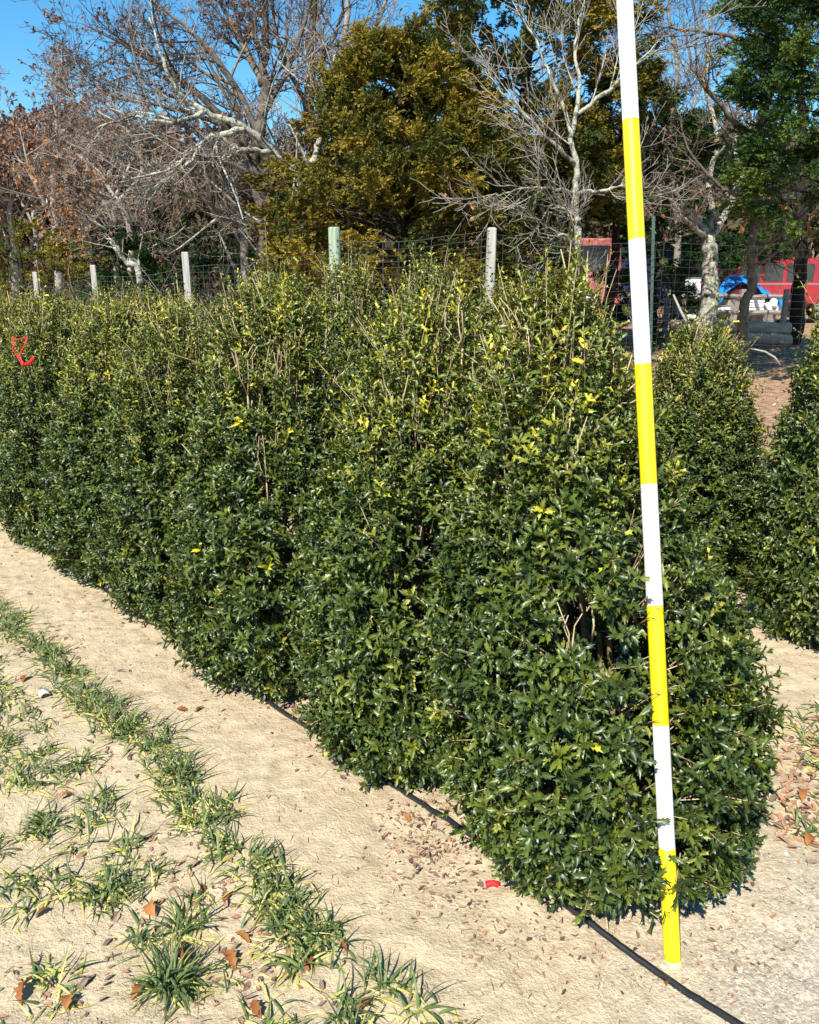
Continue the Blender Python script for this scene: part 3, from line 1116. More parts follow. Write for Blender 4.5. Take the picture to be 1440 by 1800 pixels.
off = np.array([.05, -.05])
net(np.array([-6.92, 15.7]) + off, np.array([-9.0, 18.3]) + off, 1.9, 1.9, 'wire_netting', 'wire netting running left beyond the leftmost post', seed=1)
net(np.array([-4.84, 13.1]) + off, np.array([-6.92, 15.7]) + off, 1.9, 1.9, 'wire_netting', 'wire netting between the two leftmost posts', seed=2)
net(np.array([-2.73, 10.5]) + off, np.array([-4.84, 13.1]) + off, 1.88, 1.9, 'wire_netting', 'wire netting between the second and third posts from the left', seed=3)
net(np.array([-.685, 8.0]) + off, np.array([-2.73, 10.5]) + off, 1.98, 1.9, 'wire_netting', 'wire netting from the green corner post leftwards', seed=4)
net((-.685, 7.93), (p5[0], p5[1] - .05), 2.05, 2.12, 'wire_netting', 'dark wire netting stretched before the cedar between green and grey posts', seed=5, dzs=.06, rw=.0028)
net((p5[0], p5[1] - .05), (tpz[0], tpz[1] - .03), 2.10, 2.05, 'wire_netting', 'wire netting from the grey post to the steel post behind the pole', seed=6, rw=.0016)
net((tpz[0], tpz[1] - .03), (6.4, 9.4), 2.05, 2.05, 'wire_netting', 'wire netting right of the steel post in front of the parked vehicles', seed=7, rw=.0013)

# ------------------------------------------------------------------ trees
def wander(p, d, ln, n, rg_, wig, up):
    P = [np.array(p, float)]
    d = np.array(d, float)
    d /= np.linalg.norm(d)
    for i in range(n):
        d = d + rg_.normal(0, wig, 3)
        d[2] += up
        d /= np.linalg.norm(d)
        P.append(P[-1] + d * ln / n)
    return np.array(P), d


def branch_out(mt, mw, leafpts, P, r0, r1, level, ln, rg_, cfg):
    """children along polyline P (radii r0->r1)"""
    if level > cfg['levels']:
        return
    k = cfg['n'][level - 1]
    k = max(1, int(round(k * rg_.uniform(.75, 1.25))))
    seg = np.linalg.norm(np.diff(P, axis=0), axis=1)
    s = np.concatenate([[0], np.cumsum(seg)])
    for i in range(k):
        u = cfg['start'][level - 1] + (1 - cfg['start'][level - 1]) * (i + rg_.random()) / k
        p = np.array([np.interp(u * s[-1], s, P[:, j]) for j in range(3)])
        j = min(len(P) - 2, int(np.searchsorted(s, u * s[-1]) - 1))
        j = max(j, 0)
        t = P[j + 1] - P[j]
        t = t / (np.linalg.norm(t) + 1e-9)
        sd = np.cross(t, rg_.normal(0, 1, 3))
        sd /= np.linalg.norm(sd) + 1e-9
        a = rg_.uniform(*cfg['angle'])
        d = t * math.cos(a) + sd * math.sin(a)
        L2 = ln * cfg['ratio'][level - 1] * rg_.uniform(.55, 1.25) * (1 - .4 * u)
        rr_ = max(cfg['rmin'], (r0 + (r1 - r0) * u) * cfg['rratio'])
        n = 5 if level < 3 else 3
        Q, _ = wander(p, d, L2, n, rg_, cfg['wig'], cfg['up'])
        rad_ = np.linspace(rr_, max(cfg['rmin'] * .6, rr_ * .35), len(Q))
        thin = level >= 2
        tint = rg_.uniform(*cfg['tint'][1 if thin else 0])
        (mw if thin else mt).tube(Q, rad_, 3 if thin else 5, tint, cap=False)
        if level == cfg['levels']:
            leafpts.append(Q[-1])
            leafpts.append(Q[len(Q) // 2])
        branch_out(mt, mw, leafpts, Q, rr_, rad_[-1], level + 1, L2, rg_, cfg)


CFG = dict(levels=4, n=[9, 6, 5, 3], start=[.2, .15, .15, .1], angle=(.5, 1.15), ratio=[.75, .6, .55, .5], rratio=.55, rmin=.0042, wig=.105, up=.04, tint=[(.5, .9), (.25, .85)])


def catmull(P, k):
    P = np.asarray(P, float)
    E = np.concatenate([[2 * P[0] - P[1]], P, [2 * P[-1] - P[-2]]])
    out = []
    for i in range(len(P) - 1):
        a, b_, c_, d = E[i:i + 4]
        for t in np.arange(k) / k:
            out.append(.5 * (2 * b_ + (c_ - a) * t + (2 * a - 5 * b_ + 4 * c_ - d) * t * t + (3 * b_ - a - 3 * c_ + d) * t ** 3))
    out.append(P[-1])
    return np.array(out)


def bare_tree(name, label, base, limbs, seed, cfg=None, trunk_mat=None, leaves=0.0, leaf_mat='dead_leaf', leaf_size=.045, leaf_t=(.1, .8), group='bare trees behind the fence', twig_mat='twig', spread_len=None):
    """limbs: list of (polyline of world points, r0, r1); first is the trunk"""
    c = dict(CFG)
    c.update(cfg or {})
    r_ = np.random.default_rng(seed)
    base = np.array(base, float)
    e_ = empty(name, base, label, 'tree', group)
    mt, mw, lp = MB(), MB(), []
    for li, (P, r0, r1) in enumerate(limbs):
        P = np.array(P, float) - base
        Q = catmull(P, 6)
        Q[1:-1] += r_.normal(0, max(r0 * .12, .010), Q[1:-1].shape)
        r1 = r1 * .45
        rad_ = r1 + (r0 - r1) * (1 - np.linspace(0, 1, len(Q))) ** .85
        mt.tube(Q, rad_ * (1 + r_.normal(0, .06, len(Q))), 9, r_.uniform(*c['tint'][0]))
        Lp_ = np.linalg.norm(np.diff(P, axis=0), axis=1).sum()
        if li == 0 and c.get('bare_trunk'):
            continue
        branch_out(mt, mw, lp, Q, r0, r1, 1, spread_len or min(Lp_, 2.4), r_, c)
    mt.build('trunk', trunk_mat or M['bark'], e_, True)
    mw.build('twigs', M[twig_mat], e_, True)
    if leaves > 0 and lp:
        lp = np.array(lp)
        lp = lp[r_.random(len(lp)) < leaves]
        if len(lp):
            ml = MB()
            d = r_.normal(0, 1, (len(lp), 3))
            d[:, 2] -= .8
            B = basis(d, r_.normal(0, 1, (len(lp), 3))) * (leaf_size * r_.uniform(.6, 1.3, len(lp)))[:, None, None]
            ml.inst(SCRAP[0] * np.array([.9, 1, 1]), SCRAP[1], B, lp, r_.uniform(*leaf_t, len(lp)))
            ml.build('leaves', M[leaf_mat], e_)
    return e_


def pl(*a):
    """polyline from (px, py, Y) triples"""
    return [at(*p) for p in a]


def plk(k, *a):
    return [at(x, y, Y * k) for x, y, Y in a]


def on_ground(px, Y):
    p = at(px, 500, Y)
    return np.array([p[0], p[1], gz(p[0], p[1]) - .05])


# --- cedars
def frond(seed, n=16):
    r_ = np.random.default_rng(seed)
    V, Fc = [], []
    for i in range(n):
        t = i / n
        y = t * .8
        sgn = 1 if i % 2 else -1
        ang = sgn * r_.uniform(.35, .9)
        ln = .36 * (1 - .45 * t) * r_.uniform(.7, 1.2)
        p = np.array([0, y, -.10 * t * t + r_.normal(0, .02)])
        d = np.array([math.sin(ang), math.cos(ang), r_.normal(.0, .35)])
        d /= np.linalg.norm(d)
        s = np.cross(d, r_.normal(0, 1, 3))
        s = s / np.linalg.norm(s) * .046
        b0 = len(V)
        V += [tuple(p - s * .5), tuple(p + s * .5), tuple(p + d * ln * .6 + s), tuple(p + d * ln), tuple(p + d * ln * .6 - s)]
        Fc += [(b0, b0 + 1, b0 + 2, b0 + 3, b0 + 4)]
    return np.array(V), Fc


FRONDS = [frond(i) for i in range(3)]


def cedar(label, base, h, wid, seed, n_clump=110, per=46, mat='cedar', tint=(.45, .9), fsize=.30, z0=.12, shape='cone', lean=(0, 0), group='cedars behind the fence', droop=.25, trunk_r=.14, name='cedar_tree', plume=1.0, bark='shaded_bark'):
    r_ = np.random.default_rng(seed)
    base = np.array(base, float)
    e_ = empty(name, base, label, 'tree', group)
    zc = z0 + (1 - z0) * r_.random(n_clump) ** (1.15 if shape == 'cone' else .8)
    prof = {'cone': ([0, .08, .25, .5, .75, .92, 1], [.72, .95, 1, .82, .5, .24, .05]),
            'round': ([0, .1, .35, .65, .88, 1], [.55, .85, 1, .92, .55, .1]),
            'stepped': ([0, .12, .3, .5, .62, .8, 1], [.75, 1.0, .98, .92, .66, .55, .12]),
            'column': ([0, .1, .4, .8, 1], [.7, .95, 1, .75, .08])}[shape]
    th = r_.random(n_clump) * 6.283
    Rz = np.interp((zc - z0) / (1 - z0), *prof) * wid / 2
    fr = np.sqrt(r_.uniform(.30, 1, n_clump)) * r_.uniform(.80, 1.15, n_clump)
    out = np.stack([np.cos(th), np.sin(th), 0 * th], -1)
    cen = out * (Rz * fr)[:, None]
    cen[:, 2] = zc * h
    cen += np.array([lean[0], lean[1], 0]) * zc[:, None]
    mt, mf = MB(), MB()
    tp_ = np.array([[lean[0] * t, lean[1] * t, t * h * .93] for t in np.linspace(0, 1, 8)])
    tp_[1:-1, :2] += r_.normal(0, .03, (6, 2))
    mt.tube(tp_, np.linspace(trunk_r, .02, 8), 8, .25)
    for k in range(n_clump):
        ax = out[k] * r_.uniform(.6, 1.0) + np.array([r_.normal(0, .35), r_.normal(0, .35), r_.uniform(.05, .6) + .8 * max(0, zc[k] - .6)])
        ax /= np.linalg.norm(ax)
        size = r_.uniform(.65, 1.35) * (.6 + .4 * Rz[k] / (wid / 2)) * plume
        root = np.array([lean[0] * zc[k], lean[1] * zc[k], max(zc[k] * h - .35 * fr[k] * Rz[k], .1)])
        if k % 3 == 0:
            mt.tube([root, (root + cen[k]) / 2 + np.array([0, 0, .05]), cen[k]], [.018, .011, .004], 4, .2, cap=False)
        m = int(per * r_.uniform(.7, 1.2) * size)
        u_ = r_.random(m) ** .8
        L_ = cen[k] + ax * (u_ * size * .62)[:, None] + r_.normal(0, 1, (m, 3)) * (.105 * size) * (1.1 - .85 * u_)[:, None]
        L_[:, 2] -= droop * .5 * size * u_ ** 2
        d = ax + r_.normal(0, .36, (m, 3))
        d[:, 2] -= droop * u_ * 1.2
        B = basis(d, np.array([0, 0, 1.0]) + r_.normal(0, .45, (m, 3))) * (fsize * r_.uniform(.65, 1.2, m))[:, None, None]
        t0 = r_.uniform(*tint)
        j = r_.integers(0, 3, m)
        tn = np.clip(t0 + r_.normal(0, .09, m), 0, 1)
        for q_ in range(3):
            s_ = j == q_
            mf.inst(FRONDS[q_][0], FRONDS[q_][1], B[s_], L_[s_], tn[s_])
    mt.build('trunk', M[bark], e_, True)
    mf.build('crown', M[mat], e_)
    return e_


cedar('golden brown cedar in the middle, left of the pole and above the dark netting', on_ground(718, 12.5), 4.75, 3.35, 101, 400, 56, 'cedar', (.36, .98), .19, .30, 'stepped', lean=(-.12, 0))
cedar('tallest brown cedar rising out of the top of the photo', on_ground(890, 14.5), 9.6, 3.5, 102, 460, 48, 'cedar', (.25, .85), .21, .27, 'cone', lean=(.35, 0))
cedar('green cedar with a dark trunk at the right edge of the photo', on_ground(1490, 12.5), 8.2, 2.8, 103, 480, 56, 'cedar_green', (.2, 1.0), .17, .29, 'column', lean=(-.5, 0), trunk_r=.12, bark='shaded_bark')
cedar('low olive cedar at far left behind the leftmost posts', on_ground(40, 19.0), 3.1, 4.2, 104, 80, 50, 'cedar', (.35, .8), .22, .02, 'round')
cedar('dark green cedar bush under the bare trees at left', on_ground(300, 17.0), 2.9, 3.4, 105, 80, 50, 'cedar_green', (.0, .5), .22, .02, 'round')
cedar('small olive cedar sapling beside the wire fence at left', on_ground(125, 17.5), 2.2, 1.6, 106, 30, 50, 'cedar', (.3, .7), .22, .02, 'cone')
cedar('olive cedar bush low between the grey post and the pole', on_ground(915, 12.0), 2.7, 1.6, 107, 60, 50, 'cedar', (.2, .65), .22, .02, 'round')
cedar('green cedar directly behind the pole at middle height', on_ground(1075, 17.0), 5.1, 2.6, 108, 110, 50, 'cedar_green', (.1, .75), .24, .64, 'cone')
cedar('green cedar behind the lichened tree at right', on_ground(1225, 24.0), 5.5, 4.0, 109, 110, 48, 'cedar_green', (.1, .7), .28, .30, 'cone')
cedar('dark cedar in the back between the brown cedars', on_ground(800, 19.0), 5.6, 4.0, 110, 100, 48, 'cedar', (.05, .45), .28, .03, 'cone')
cedar('green cedar behind the red van at far right', on_ground(1370, 34.0), 7.6, 5.5, 111, 90, 48, 'cedar_green', (.1, .6), .36, .10, 'round')
cedar('slim green cedar just left of the lichened tree', on_ground(1150, 19.0), 2.6, 1.7, 112, 36, 50, 'cedar_green', (.1, .6), .22, .02, 'round')

# --- bare trees on the left
t1b = on_ground(520, 12.2)
bare_tree('bare_tree', 'lichen pale bare tree with a leaning forked trunk left of the golden cedar', t1b, [
    ([t1b] + pl((516, 440, 12.2), (508, 375, 12.2), (526, 325, 12.3), (480, 268, 12.2), (432, 226, 12.0), (362, 196, 11.8), (312, 160, 11.7), (288, 105, 11.6), (262, 30, 11.6)), .08, .02),
    (pl((480, 268, 12.2), (420, 262, 11.9), (372, 240, 11.7), (330, 290, 11.5), (270, 330, 11.3)), .04, .012),
    (pl((432, 226, 12.0), (380, 240, 11.8), (340, 262, 11.6), (290, 300, 11.4), (210, 320, 11.2)), .045, .012),
    (pl((520, 345, 12.3), (560, 260, 12.6), (575, 180, 12.8), (590, 90, 13.0)), .06, .02),
    (pl((362, 196, 11.8), (300, 215, 11.5), (230, 205, 11.3), (150, 235, 11.1)), .035, .010),
], 201, dict(n=[9, 6, 5, 3], tint=[(.6, 1), (.4, 1)]), M['lichen'], leaves=.05)
t2b = on_ground(470, 14.0)
bare_tree('bare_tree', 'tall bare tree with spreading dark crown filling the upper left sky', t2b, [
    ([t2b] + pl((465, 400, 14.0), (450, 300, 14), (462, 180, 14), (466, 60, 14), (460, -60, 14)), .15, .06),
    (pl((450, 310, 14.0), (400, 220, 13.7), (330, 150, 13.5), (240, 90, 13.2), (140, 40, 13.0)), .07, .015),
    (pl((458, 240, 14.0), (400, 130, 13.8), (330, 50, 13.6), (250, -10, 13.4)), .065, .015),
    (pl((462, 150, 14.0), (420, 60, 14.2), (370, -20, 14.4)), .06, .02),
    (pl((400, 220, 13.7), (300, 190, 13.4), (200, 170, 13.2), (110, 120, 13.0)), .04, .010),
    (pl((462, 200, 14.0), (510, 110, 14.3), (540, 20, 14.5), (560, -60, 14.6)), .06, .02),
], 202, dict(n=[13, 7, 5, 3], tint=[(.1, .5), (.0, .55)]), None, leaves=.16, leaf_t=(0, .55), leaf_size=.05)
t3b = on_ground(556, 15.5)
bare_tree('bare_tree', 'straight brown bare tree standing just left of the golden cedar', t3b, [
    ([t3b] + pl((548, 300, 15.5), (545, 150, 15.5), (552, 0, 15.5), (556, -100, 15.5)), .14, .07),
    (pl((546, 190, 15.5), (500, 110, 15.2), (480, 20, 15.0), (470, -50, 15)), .05, .02),
    (pl((547, 120, 15.5), (590, 60, 15.7), (610, -30, 15.8)), .05, .02),
], 203, dict(n=[10, 5, 4, 2], tint=[(.2, .5), (.1, .6)]), None, leaves=.06)
t4b = on_ground(610, 17.5)
bare_tree('bare_tree', 'slender bare tree reaching the sky behind the golden cedar', t4b, [
    ([t4b] + pl((606, 250, 17.5), (604, 120, 17.5), (610, 0, 17.5), (612, -90, 17.5)), .11, .05),
    (pl((605, 160, 17.5), (570, 80, 17.3), (560, 0, 17.2)), .045, .015),
    (pl((606, 130, 17.5), (650, 70, 17.6), (680, 0, 17.7), (700, -50, 17.7)), .045, .015),
    (pl((604, 150, 17.5), (590, 110, 17.2), (560, 70, 17.0)), .04, .012),
], 204, dict(n=[9, 5, 4, 2], tint=[(.3, .7), (.3, .8)]), None, leaves=.02)
t5b = on_ground(420, 15.0)
bare_tree('bare_tree', 'crooked grey bare tree with two leaning stems in the left thicket', t5b, [
    ([t5b] + pl((430, 420, 15), (400, 330, 15), (375, 250, 14.8), (340, 170, 14.6)), .10, .03),
    (pl((430, 400, 15), (380, 370, 14.6), (345, 330, 14.4), (330, 280, 14.3)), .06, .02),
    (pl((400, 330, 15), (330, 300, 14.6), (250, 290, 14.3), (180, 260, 14)), .045, .012),
], 205, dict(n=[9, 6, 5, 3], tint=[(.4, .8), (.3, .9)]), None, leaves=.10)
t6b = on_ground(200, 17.0)
bare_tree('bare_tree', 'low grey bare tree with drooping silvery twigs at left', t6b, [
    ([t6b] + pl((230, 430, 17), (205, 350, 17), (160, 290, 17), (110, 260, 16.8)), .08, .02),
    (pl((205, 360, 17), (250, 300, 16.7), (230, 240, 16.6), (190, 205, 16.5)), .05, .015),
    (pl((205, 350, 17), (140, 330, 16.6), (80, 310, 16.4)), .04, .012),
    (pl((230, 430, 17), (180, 400, 16.5), (120, 360, 16.2)), .04, .012),
], 206, dict(n=[9, 7, 5, 3], tint=[(.4, .8), (.35, .9)], up=.0), None, leaves=.22, leaf_t=(.3, .9), leaf_size=.06)
t7b = on_ground(490, 16.0)
bare_tree('bare_tree', 'dark leaning trunk in the thicket by the corner post', t7b, [
    ([t7b] + pl((500, 440, 16), (482, 380, 16), (440, 290, 16), (420, 200, 16), (380, 120, 16)), .13, .04),
    (pl((482, 380, 16), (440, 350, 15.6), (390, 330, 15.2)), .05, .02),
], 207, dict(n=[11, 6, 5, 2], tint=[(.1, .4), (.1, .5)]), None, leaves=.12, leaf_t=(0, .6))
# broken grey stem leaning at left by the fence
t8b = on_ground(250, 15.2)
bare_tree('bare_tree', 'short broken pale stem leaning beside the third post from the left', t8b, [
    ([t8b] + pl((245, 490, 15.2), (222, 460, 15.2), (205, 440, 15.2), (190, 420, 15.2)), .07, .03),
    (pl((222, 460, 15.2), (200, 425, 15.1), (185, 418, 15.1)), .03, .012),
    (pl((245, 490, 15.2), (243, 450, 15.2)), .035, .02),
], 208, dict(levels=2, n=[4, 3, 2, 2], tint=[(.5, .9), (.4, .9)]), M['lichen'])
# --- far left woods
for k, (px, Y, top, sd, red) in enumerate([(20, 34, 250, 301, .9), (95, 30, 185, 302, .7), (-60, 32, 220, 303, .9), (150, 36, 230, 304, .6), (60, 44, 200, 305, .9), (200, 42, 180, 306, .5), (-20, 46, 215, 307, .8)]):
    b0_ = on_ground(px, Y)
    labs = ['reddish tree at the left edge of the photo', 'rust brown tree under the blue sky at far left', 'reddish tree half outside the left edge', 'grey and rust tree behind the silvery twigs',
            'distant reddish tree behind the rust brown one', 'distant grey tree behind the left thicket', 'distant reddish tree at the far left corner of the woods']
    bare_tree('autumn_tree', labs[k], b0_, [
        ([b0_] + pl((px + 4, 430, Y), (px - 3, top + 130, Y), (px + 6, top + 40, Y), (px, top, Y)), .16, .03),
        (pl((px + 2, 400, Y), (px - 40, top + 120, Y - .5), (px - 60, top + 40, Y - .5)), .08, .02),
        (pl((px, top + 170, Y), (px + 40, top + 80, Y + .5), (px + 55, top + 20, Y + .5)), .08, .02),
    ], sd, dict(n=[10, 6, 4, 2], rmin=.012, tint=[(.5, .9), (.3, .7)], levels=4), None, leaves=red * .6, leaf_mat='red_leaf', leaf_size=.17, leaf_t=(0, 1), group='reddish trees in the woods at far left', spread_len=3.2)

# --- bare trees on the right
r1b = on_ground(1012, 11.5)
bare_tree('bare_tree', 'pale slender bare tree with a wide fine crown left of the pole', r1b, [
    ([r1b] + pl((1014, 440, 11.5), (1010, 360, 11.5), (1016, 300, 11.5), (1006, 240, 11.5), (1020, 160, 11.5), (1012, 80, 11.6), (1030, -10, 11.7)), .06, .02),
    (pl((1012, 290, 11.5), (960, 240, 11.2), (900, 180, 11.0), (850, 120, 10.9)), .03, .008),
    (pl((1008, 340, 11.5), (960, 330, 11.0), (905, 335, 10.7), (850, 350, 10.5)), .022, .006),
    (pl((1012, 380, 11.5), (985, 365, 11.2), (945, 360, 11.0)), .03, .010),
    (pl((1016, 200, 11.5), (1080, 150, 11.6), (1120, 110, 11.7), (1170, 60, 11.8)), .03, .008),
    (pl((1012, 340, 11.5), (1060, 335, 11.3), (1110, 322, 11.2)), .028, .014),
    (pl((1012, 430, 11.5), (990, 410, 11.3), (965, 425, 11.2)), .03, .012),
    (pl((1006, 240, 11.5), (975, 150, 11.6), (935, 60, 11.7), (900, 0, 11.7)), .028, .008),
], 211, dict(levels=3, n=[7, 7, 3], up=.07, ratio=[.8, .62, .55], start=[.12, .12, .15], angle=(.4, .95), wig=.06, rratio=.45, tint=[(.7, 1), (.65, 1)]), M['lichen'], leaves=.008, leaf_t=(.7, 1), leaf_size=.07, spread_len=1.6)
r2b = on_ground(1245, 17.0)
bare_tree('lichened_tree', 'stout grey tree blotched with pale lichen, forking low at right', r2b, [
    ([r2b] + plk(1.441, (1245, 560, 11.8), (1248, 480, 11.8), (1247, 412, 11.8)), 0.175, 0.308),
    (plk(1.441, (1247, 420, 11.8), (1228, 395, 11.8), (1205, 370, 11.7), (1172, 330, 11.5), (1138, 285, 11.3), (1120, 230, 11.2), (1125, 160, 11.2)), 0.077, 0.028),
    (plk(1.441, (1249, 415, 11.8), (1268, 390, 11.9), (1288, 350, 12.0), (1300, 310, 12.1), (1290, 240, 12.2), (1300, 150, 12.3), (1290, 40, 12.3)), 0.091, 0.021),
    (plk(1.441, (1247, 415, 11.8), (1252, 370, 11.9), (1246, 320, 12.0), (1262, 240, 12.1), (1240, 150, 12.2), (1250, 60, 12.2), (1235, -40, 12.2)), 0.070, 0.017),
    (plk(1.441, (1240, 415, 11.8), (1220, 400, 11.5), (1205, 385, 11.3), (1180, 365, 11.2)), 0.056, 0.017),
    (plk(1.441, (1172, 330, 11.5), (1120, 325, 11.2), (1070, 305, 11.0)), 0.049, 0.020),
    (plk(1.441, (1300, 310, 12.1), (1350, 330, 12.0), (1400, 350, 11.9)), 0.063, 0.021),
], 212, dict(bare_trunk=True, n=[6, 6, 5, 3], tint=[(.6, 1), (.3, .9)]), M['lichen'], leaves=.01, leaf_t=(.6, 1), leaf_size=.06, spread_len=2.2)
r3b = on_ground(1330, 15.5)
bare_tree('bare_tree', 'dark crooked bare tree behind the lichened one at right', r3b, [
    ([r3b] + pl((1305, 560, 15.5), (1322, 500, 15.5), (1320, 440, 15.5), (1335, 360, 15.5), (1330, 260, 15.5), (1345, 150, 15.5), (1330, 40, 15.6), (1340, -60, 15.6)), .10, .04),
    (pl((1330, 260, 15.5), (1270, 190, 15.3), (1220, 120, 15.1), (1200, 20, 15.0)), .05, .015),
    (pl((1336, 200, 15.5), (1380, 130, 15.5), (1420, 60, 15.4)), .05, .015),
    (pl((1333, 80, 15.5), (1270, 60, 15.3), (1190, 50, 15.2), (1130, 40, 15.0)), .045, .012),
    (pl((1334, 360, 15.5), (1270, 330, 15.2), (1215, 270, 15.0), (1190, 190, 15.0)), .04, .012),
], 213, dict(n=[9, 6, 5, 3], tint=[(.2, .6), (.1, .8)]), None, leaves=.025, leaf_t=(.2, .9), leaf_size=.07)
r4b = on_ground(1190, 20)
bare_tree('bare_tree', 'thin reddish bare tree against the sky right of the pole', r4b, [
    ([r4b] + pl((1192, 400, 20), (1180, 250, 20), (1190, 120, 20), (1175, 20, 20), (1180, -60, 20)), .09, .03),
    (pl((1182, 260, 20), (1230, 160, 20), (1250, 50, 20)), .05, .015),
    (pl((1184, 200, 20), (1130, 120, 20), (1110, 20, 20)), .05, .015),
], 214, dict(n=[10, 6, 5, 2], rmin=.006, tint=[(.3, .6), (.2, .7)]), None, leaves=.03, leaf_mat='red_leaf', leaf_size=.08)
r5b = on_ground(1402, 18.6)
bare_tree('oak_sapling', 'dark trunk at the right edge with a few orange dry leaves', r5b, [
    ([r5b] + plk(1.691, (1402, 560, 11), (1408, 450, 11), (1405, 360, 11), (1412, 250, 11), (1408, 120, 11), (1416, -60, 11)), 0.176, 0.096),
    (plk(1.691, (1405, 370, 11), (1360, 340, 10.8), (1310, 310, 10.6), (1270, 260, 10.5)), 0.064, 0.019),
    (plk(1.691, (1407, 420, 11), (1425, 395, 10.7), (1450, 380, 10.5)), 0.048, 0.019),
    (plk(1.691, (1406, 300, 11), (1350, 200, 11.2), (1330, 90, 11.4), (1300, 20, 11.4)), 0.064, 0.019),
], 215, dict(bare_trunk=True, n=[5, 4, 3, 2], tint=[(.0, .25), (.2, .7)]), M['shaded_bark'], spread_len=2.2)
# bunches of orange leaves on that tree
b = MB()
oak_e = [o for o in bpy.data.objects if o.name == 'oak_sapling'][0]
for (px, py, n, s) in [(1380, 358, 7, 8), (1425, 390, 9, 10), (1438, 400, 7, 8), (1402, 440, 3, 6), (1354, 415, 6, 8), (1310, 395, 3, 6)]:
    for i in range(n):
        p = at(px + rg.normal(0, s), py + rg.normal(0, s * .9), 17.9 + rg.normal(0, .1)) - np.array(r5b)
        d = np.array([rg.normal(0, .4), rg.normal(0, .4), -1])
        Bm = basis(d[None], rg.normal(0, 1, (1, 3)))[0] * .17
        b.add((OAK[0] * np.array([.8, 1, 1])) @ Bm.T + p, OAK[1], rg.uniform(.6, .95))
b.build('dry_leaves', M['dead_leaf'], oak_e, True)

# --- undergrowth and far wood (nobody could count these)
mw = MB()
r_ = np.random.default_rng(9)
for i in range(900):
    px = r_.uniform(-60, 1500)
    Y = r_.uniform(15, 22) if px < 900 else r_.uniform(23, 40)
    p = on_ground(px, Y)
    hh = r_.uniform(.5, 2.2 if px < 640 else 1.5)
    d = np.array([r_.normal(0, .45), r_.normal(0, .45), 1])
    Q, dd = wander(p, d, hh, 5, r_, .18, .05)
    tn = r_.uniform(.1, .9)
    mw.tube(Q, np.linspace(.012, .004, len(Q)), 3, tn, cap=False)
    for j in range(7):
        u = r_.integers(1, len(Q))
        Q2, _ = wander(Q[u], dd + r_.normal(0, .8, 3), hh * r_.uniform(.2, .5), 3, r_, .2, .03)
        mw.tube(Q2, np.linspace(.006, .003, len(Q2)), 3, tn, cap=False)
tag(mw.build('undergrowth', M['twig'], None, True), 'tangle of bare brushwood at the foot of the trees', 'undergrowth', kind='stuff')

mf = MB()
for i in range(330):
    Y = r_.uniform(46, 70)
    px = r_.uniform(-250, 1750)
    top = 215 + 60 * vnoise(px * .012, 3.0) + r_.uniform(0, 150)
    p = at(px, top, Y)
    zb = float(terrain(p[0], p[1]))
    hh = max(p[2] - zb, 1)
    m = 55
    L_ = np.stack([r_.normal(p[0], 1.5, m), r_.normal(p[1], 1.5, m), zb + hh * r_.uniform(.0, 1, m)], -1)
    d = np.stack([r_.normal(0, .5, m), r_.normal(0, .5, m), np.ones(m)], -1)
    B = basis(d, r_.normal(0, 1, (m, 3))) * r_.uniform(1.2, 2.6, m)[:, None, None]
    tn = np.clip(r_.uniform(.1, .9) + r_.normal(0, .1, m), 0, 1)
    mf.inst(FRONDS[i % 3][0], FRONDS[i % 3][1], B, L_, tn)
M['farwood'] = tint_mat('far woodland', [(0, (.022, .035, .014)), (.35, (.05, .045, .022)), (.65, (.105, .07, .045)), (1, (.17, .11, .075))], rough=.9, spec=.05)
tag(mf.build('far_wood', M['farwood']), 'hazy brown and green woodland far behind everything', 'woodland', kind='stuff')

# ------------------------------------------------------------------ vehicles and yard clutter behind the trees
M['faded_red'] = plain('sun-bleached red paint', (.36, .095, .085), .55, .35, nscale=2.5, namt=.3)
M['truck_red'] = plain('red vehicle paint', (.34, .022, .032), .35, .5, nscale=2, namt=.2)
M['navy'] = plain('navy panel paint', (.012, .018, .060), .45, .4, nscale=3, namt=.2)
M['glass'] = plain('dark vehicle glass', (.02, .026, .032), .08, .7)
M['tyre'] = plain('tyre rubber', (.02, .02, .02), .85)
M['chrome'] = plain('dull metal', (.45, .45, .45), .35, .5, .8)
M['tarp'] = plain('blue tarpaulin', (.02, .20, .56), .5, .4, nscale=5, namt=.25, bmp=.4)
M['wht'] = plain('chalky white plastic', (.72, .72, .70), .6, nscale=6, namt=.15)
M['log'] = plain('grey log', (.34, .26, .20), .9, .1, nscale=5, namt=.45, bmp=.6, stretch=(.3, 3, 3))
M['rail'] = plain('grey weathered rail', (.23, .20, .17), .9, .1, nscale=7, namt=.4, stretch=(.3, 3, 3))
M['yel2'] = plain('yellow plastic', (.72, .50, .02), .5, nscale=8)
M['yelcream'] = plain('pale yellow machine paint', (.68, .55, .18), .5, nscale=4)
M['lamp'] = plain('lamp lens', (.8, .75, .65), .2, .6)


def wheel(parent, x, y, r):
    b_ = MB()
    b_.tube([(x, y - .11, r), (x, y - .10, r), (x, y + .10, r), (x, y + .11, r)], [r * .93, r, r, r * .93], 24)
    w = b_.build('wheel', M['tyre'], parent, False)
    b_ = MB()
    sy = -1 if y < 0 else 1
    b_.tube([(x, y + sy * .112, r), (x, y + sy * .122, r)], [r * .58, r * .5], 16)
    b_.build('rim', M['chrome'], w, False)


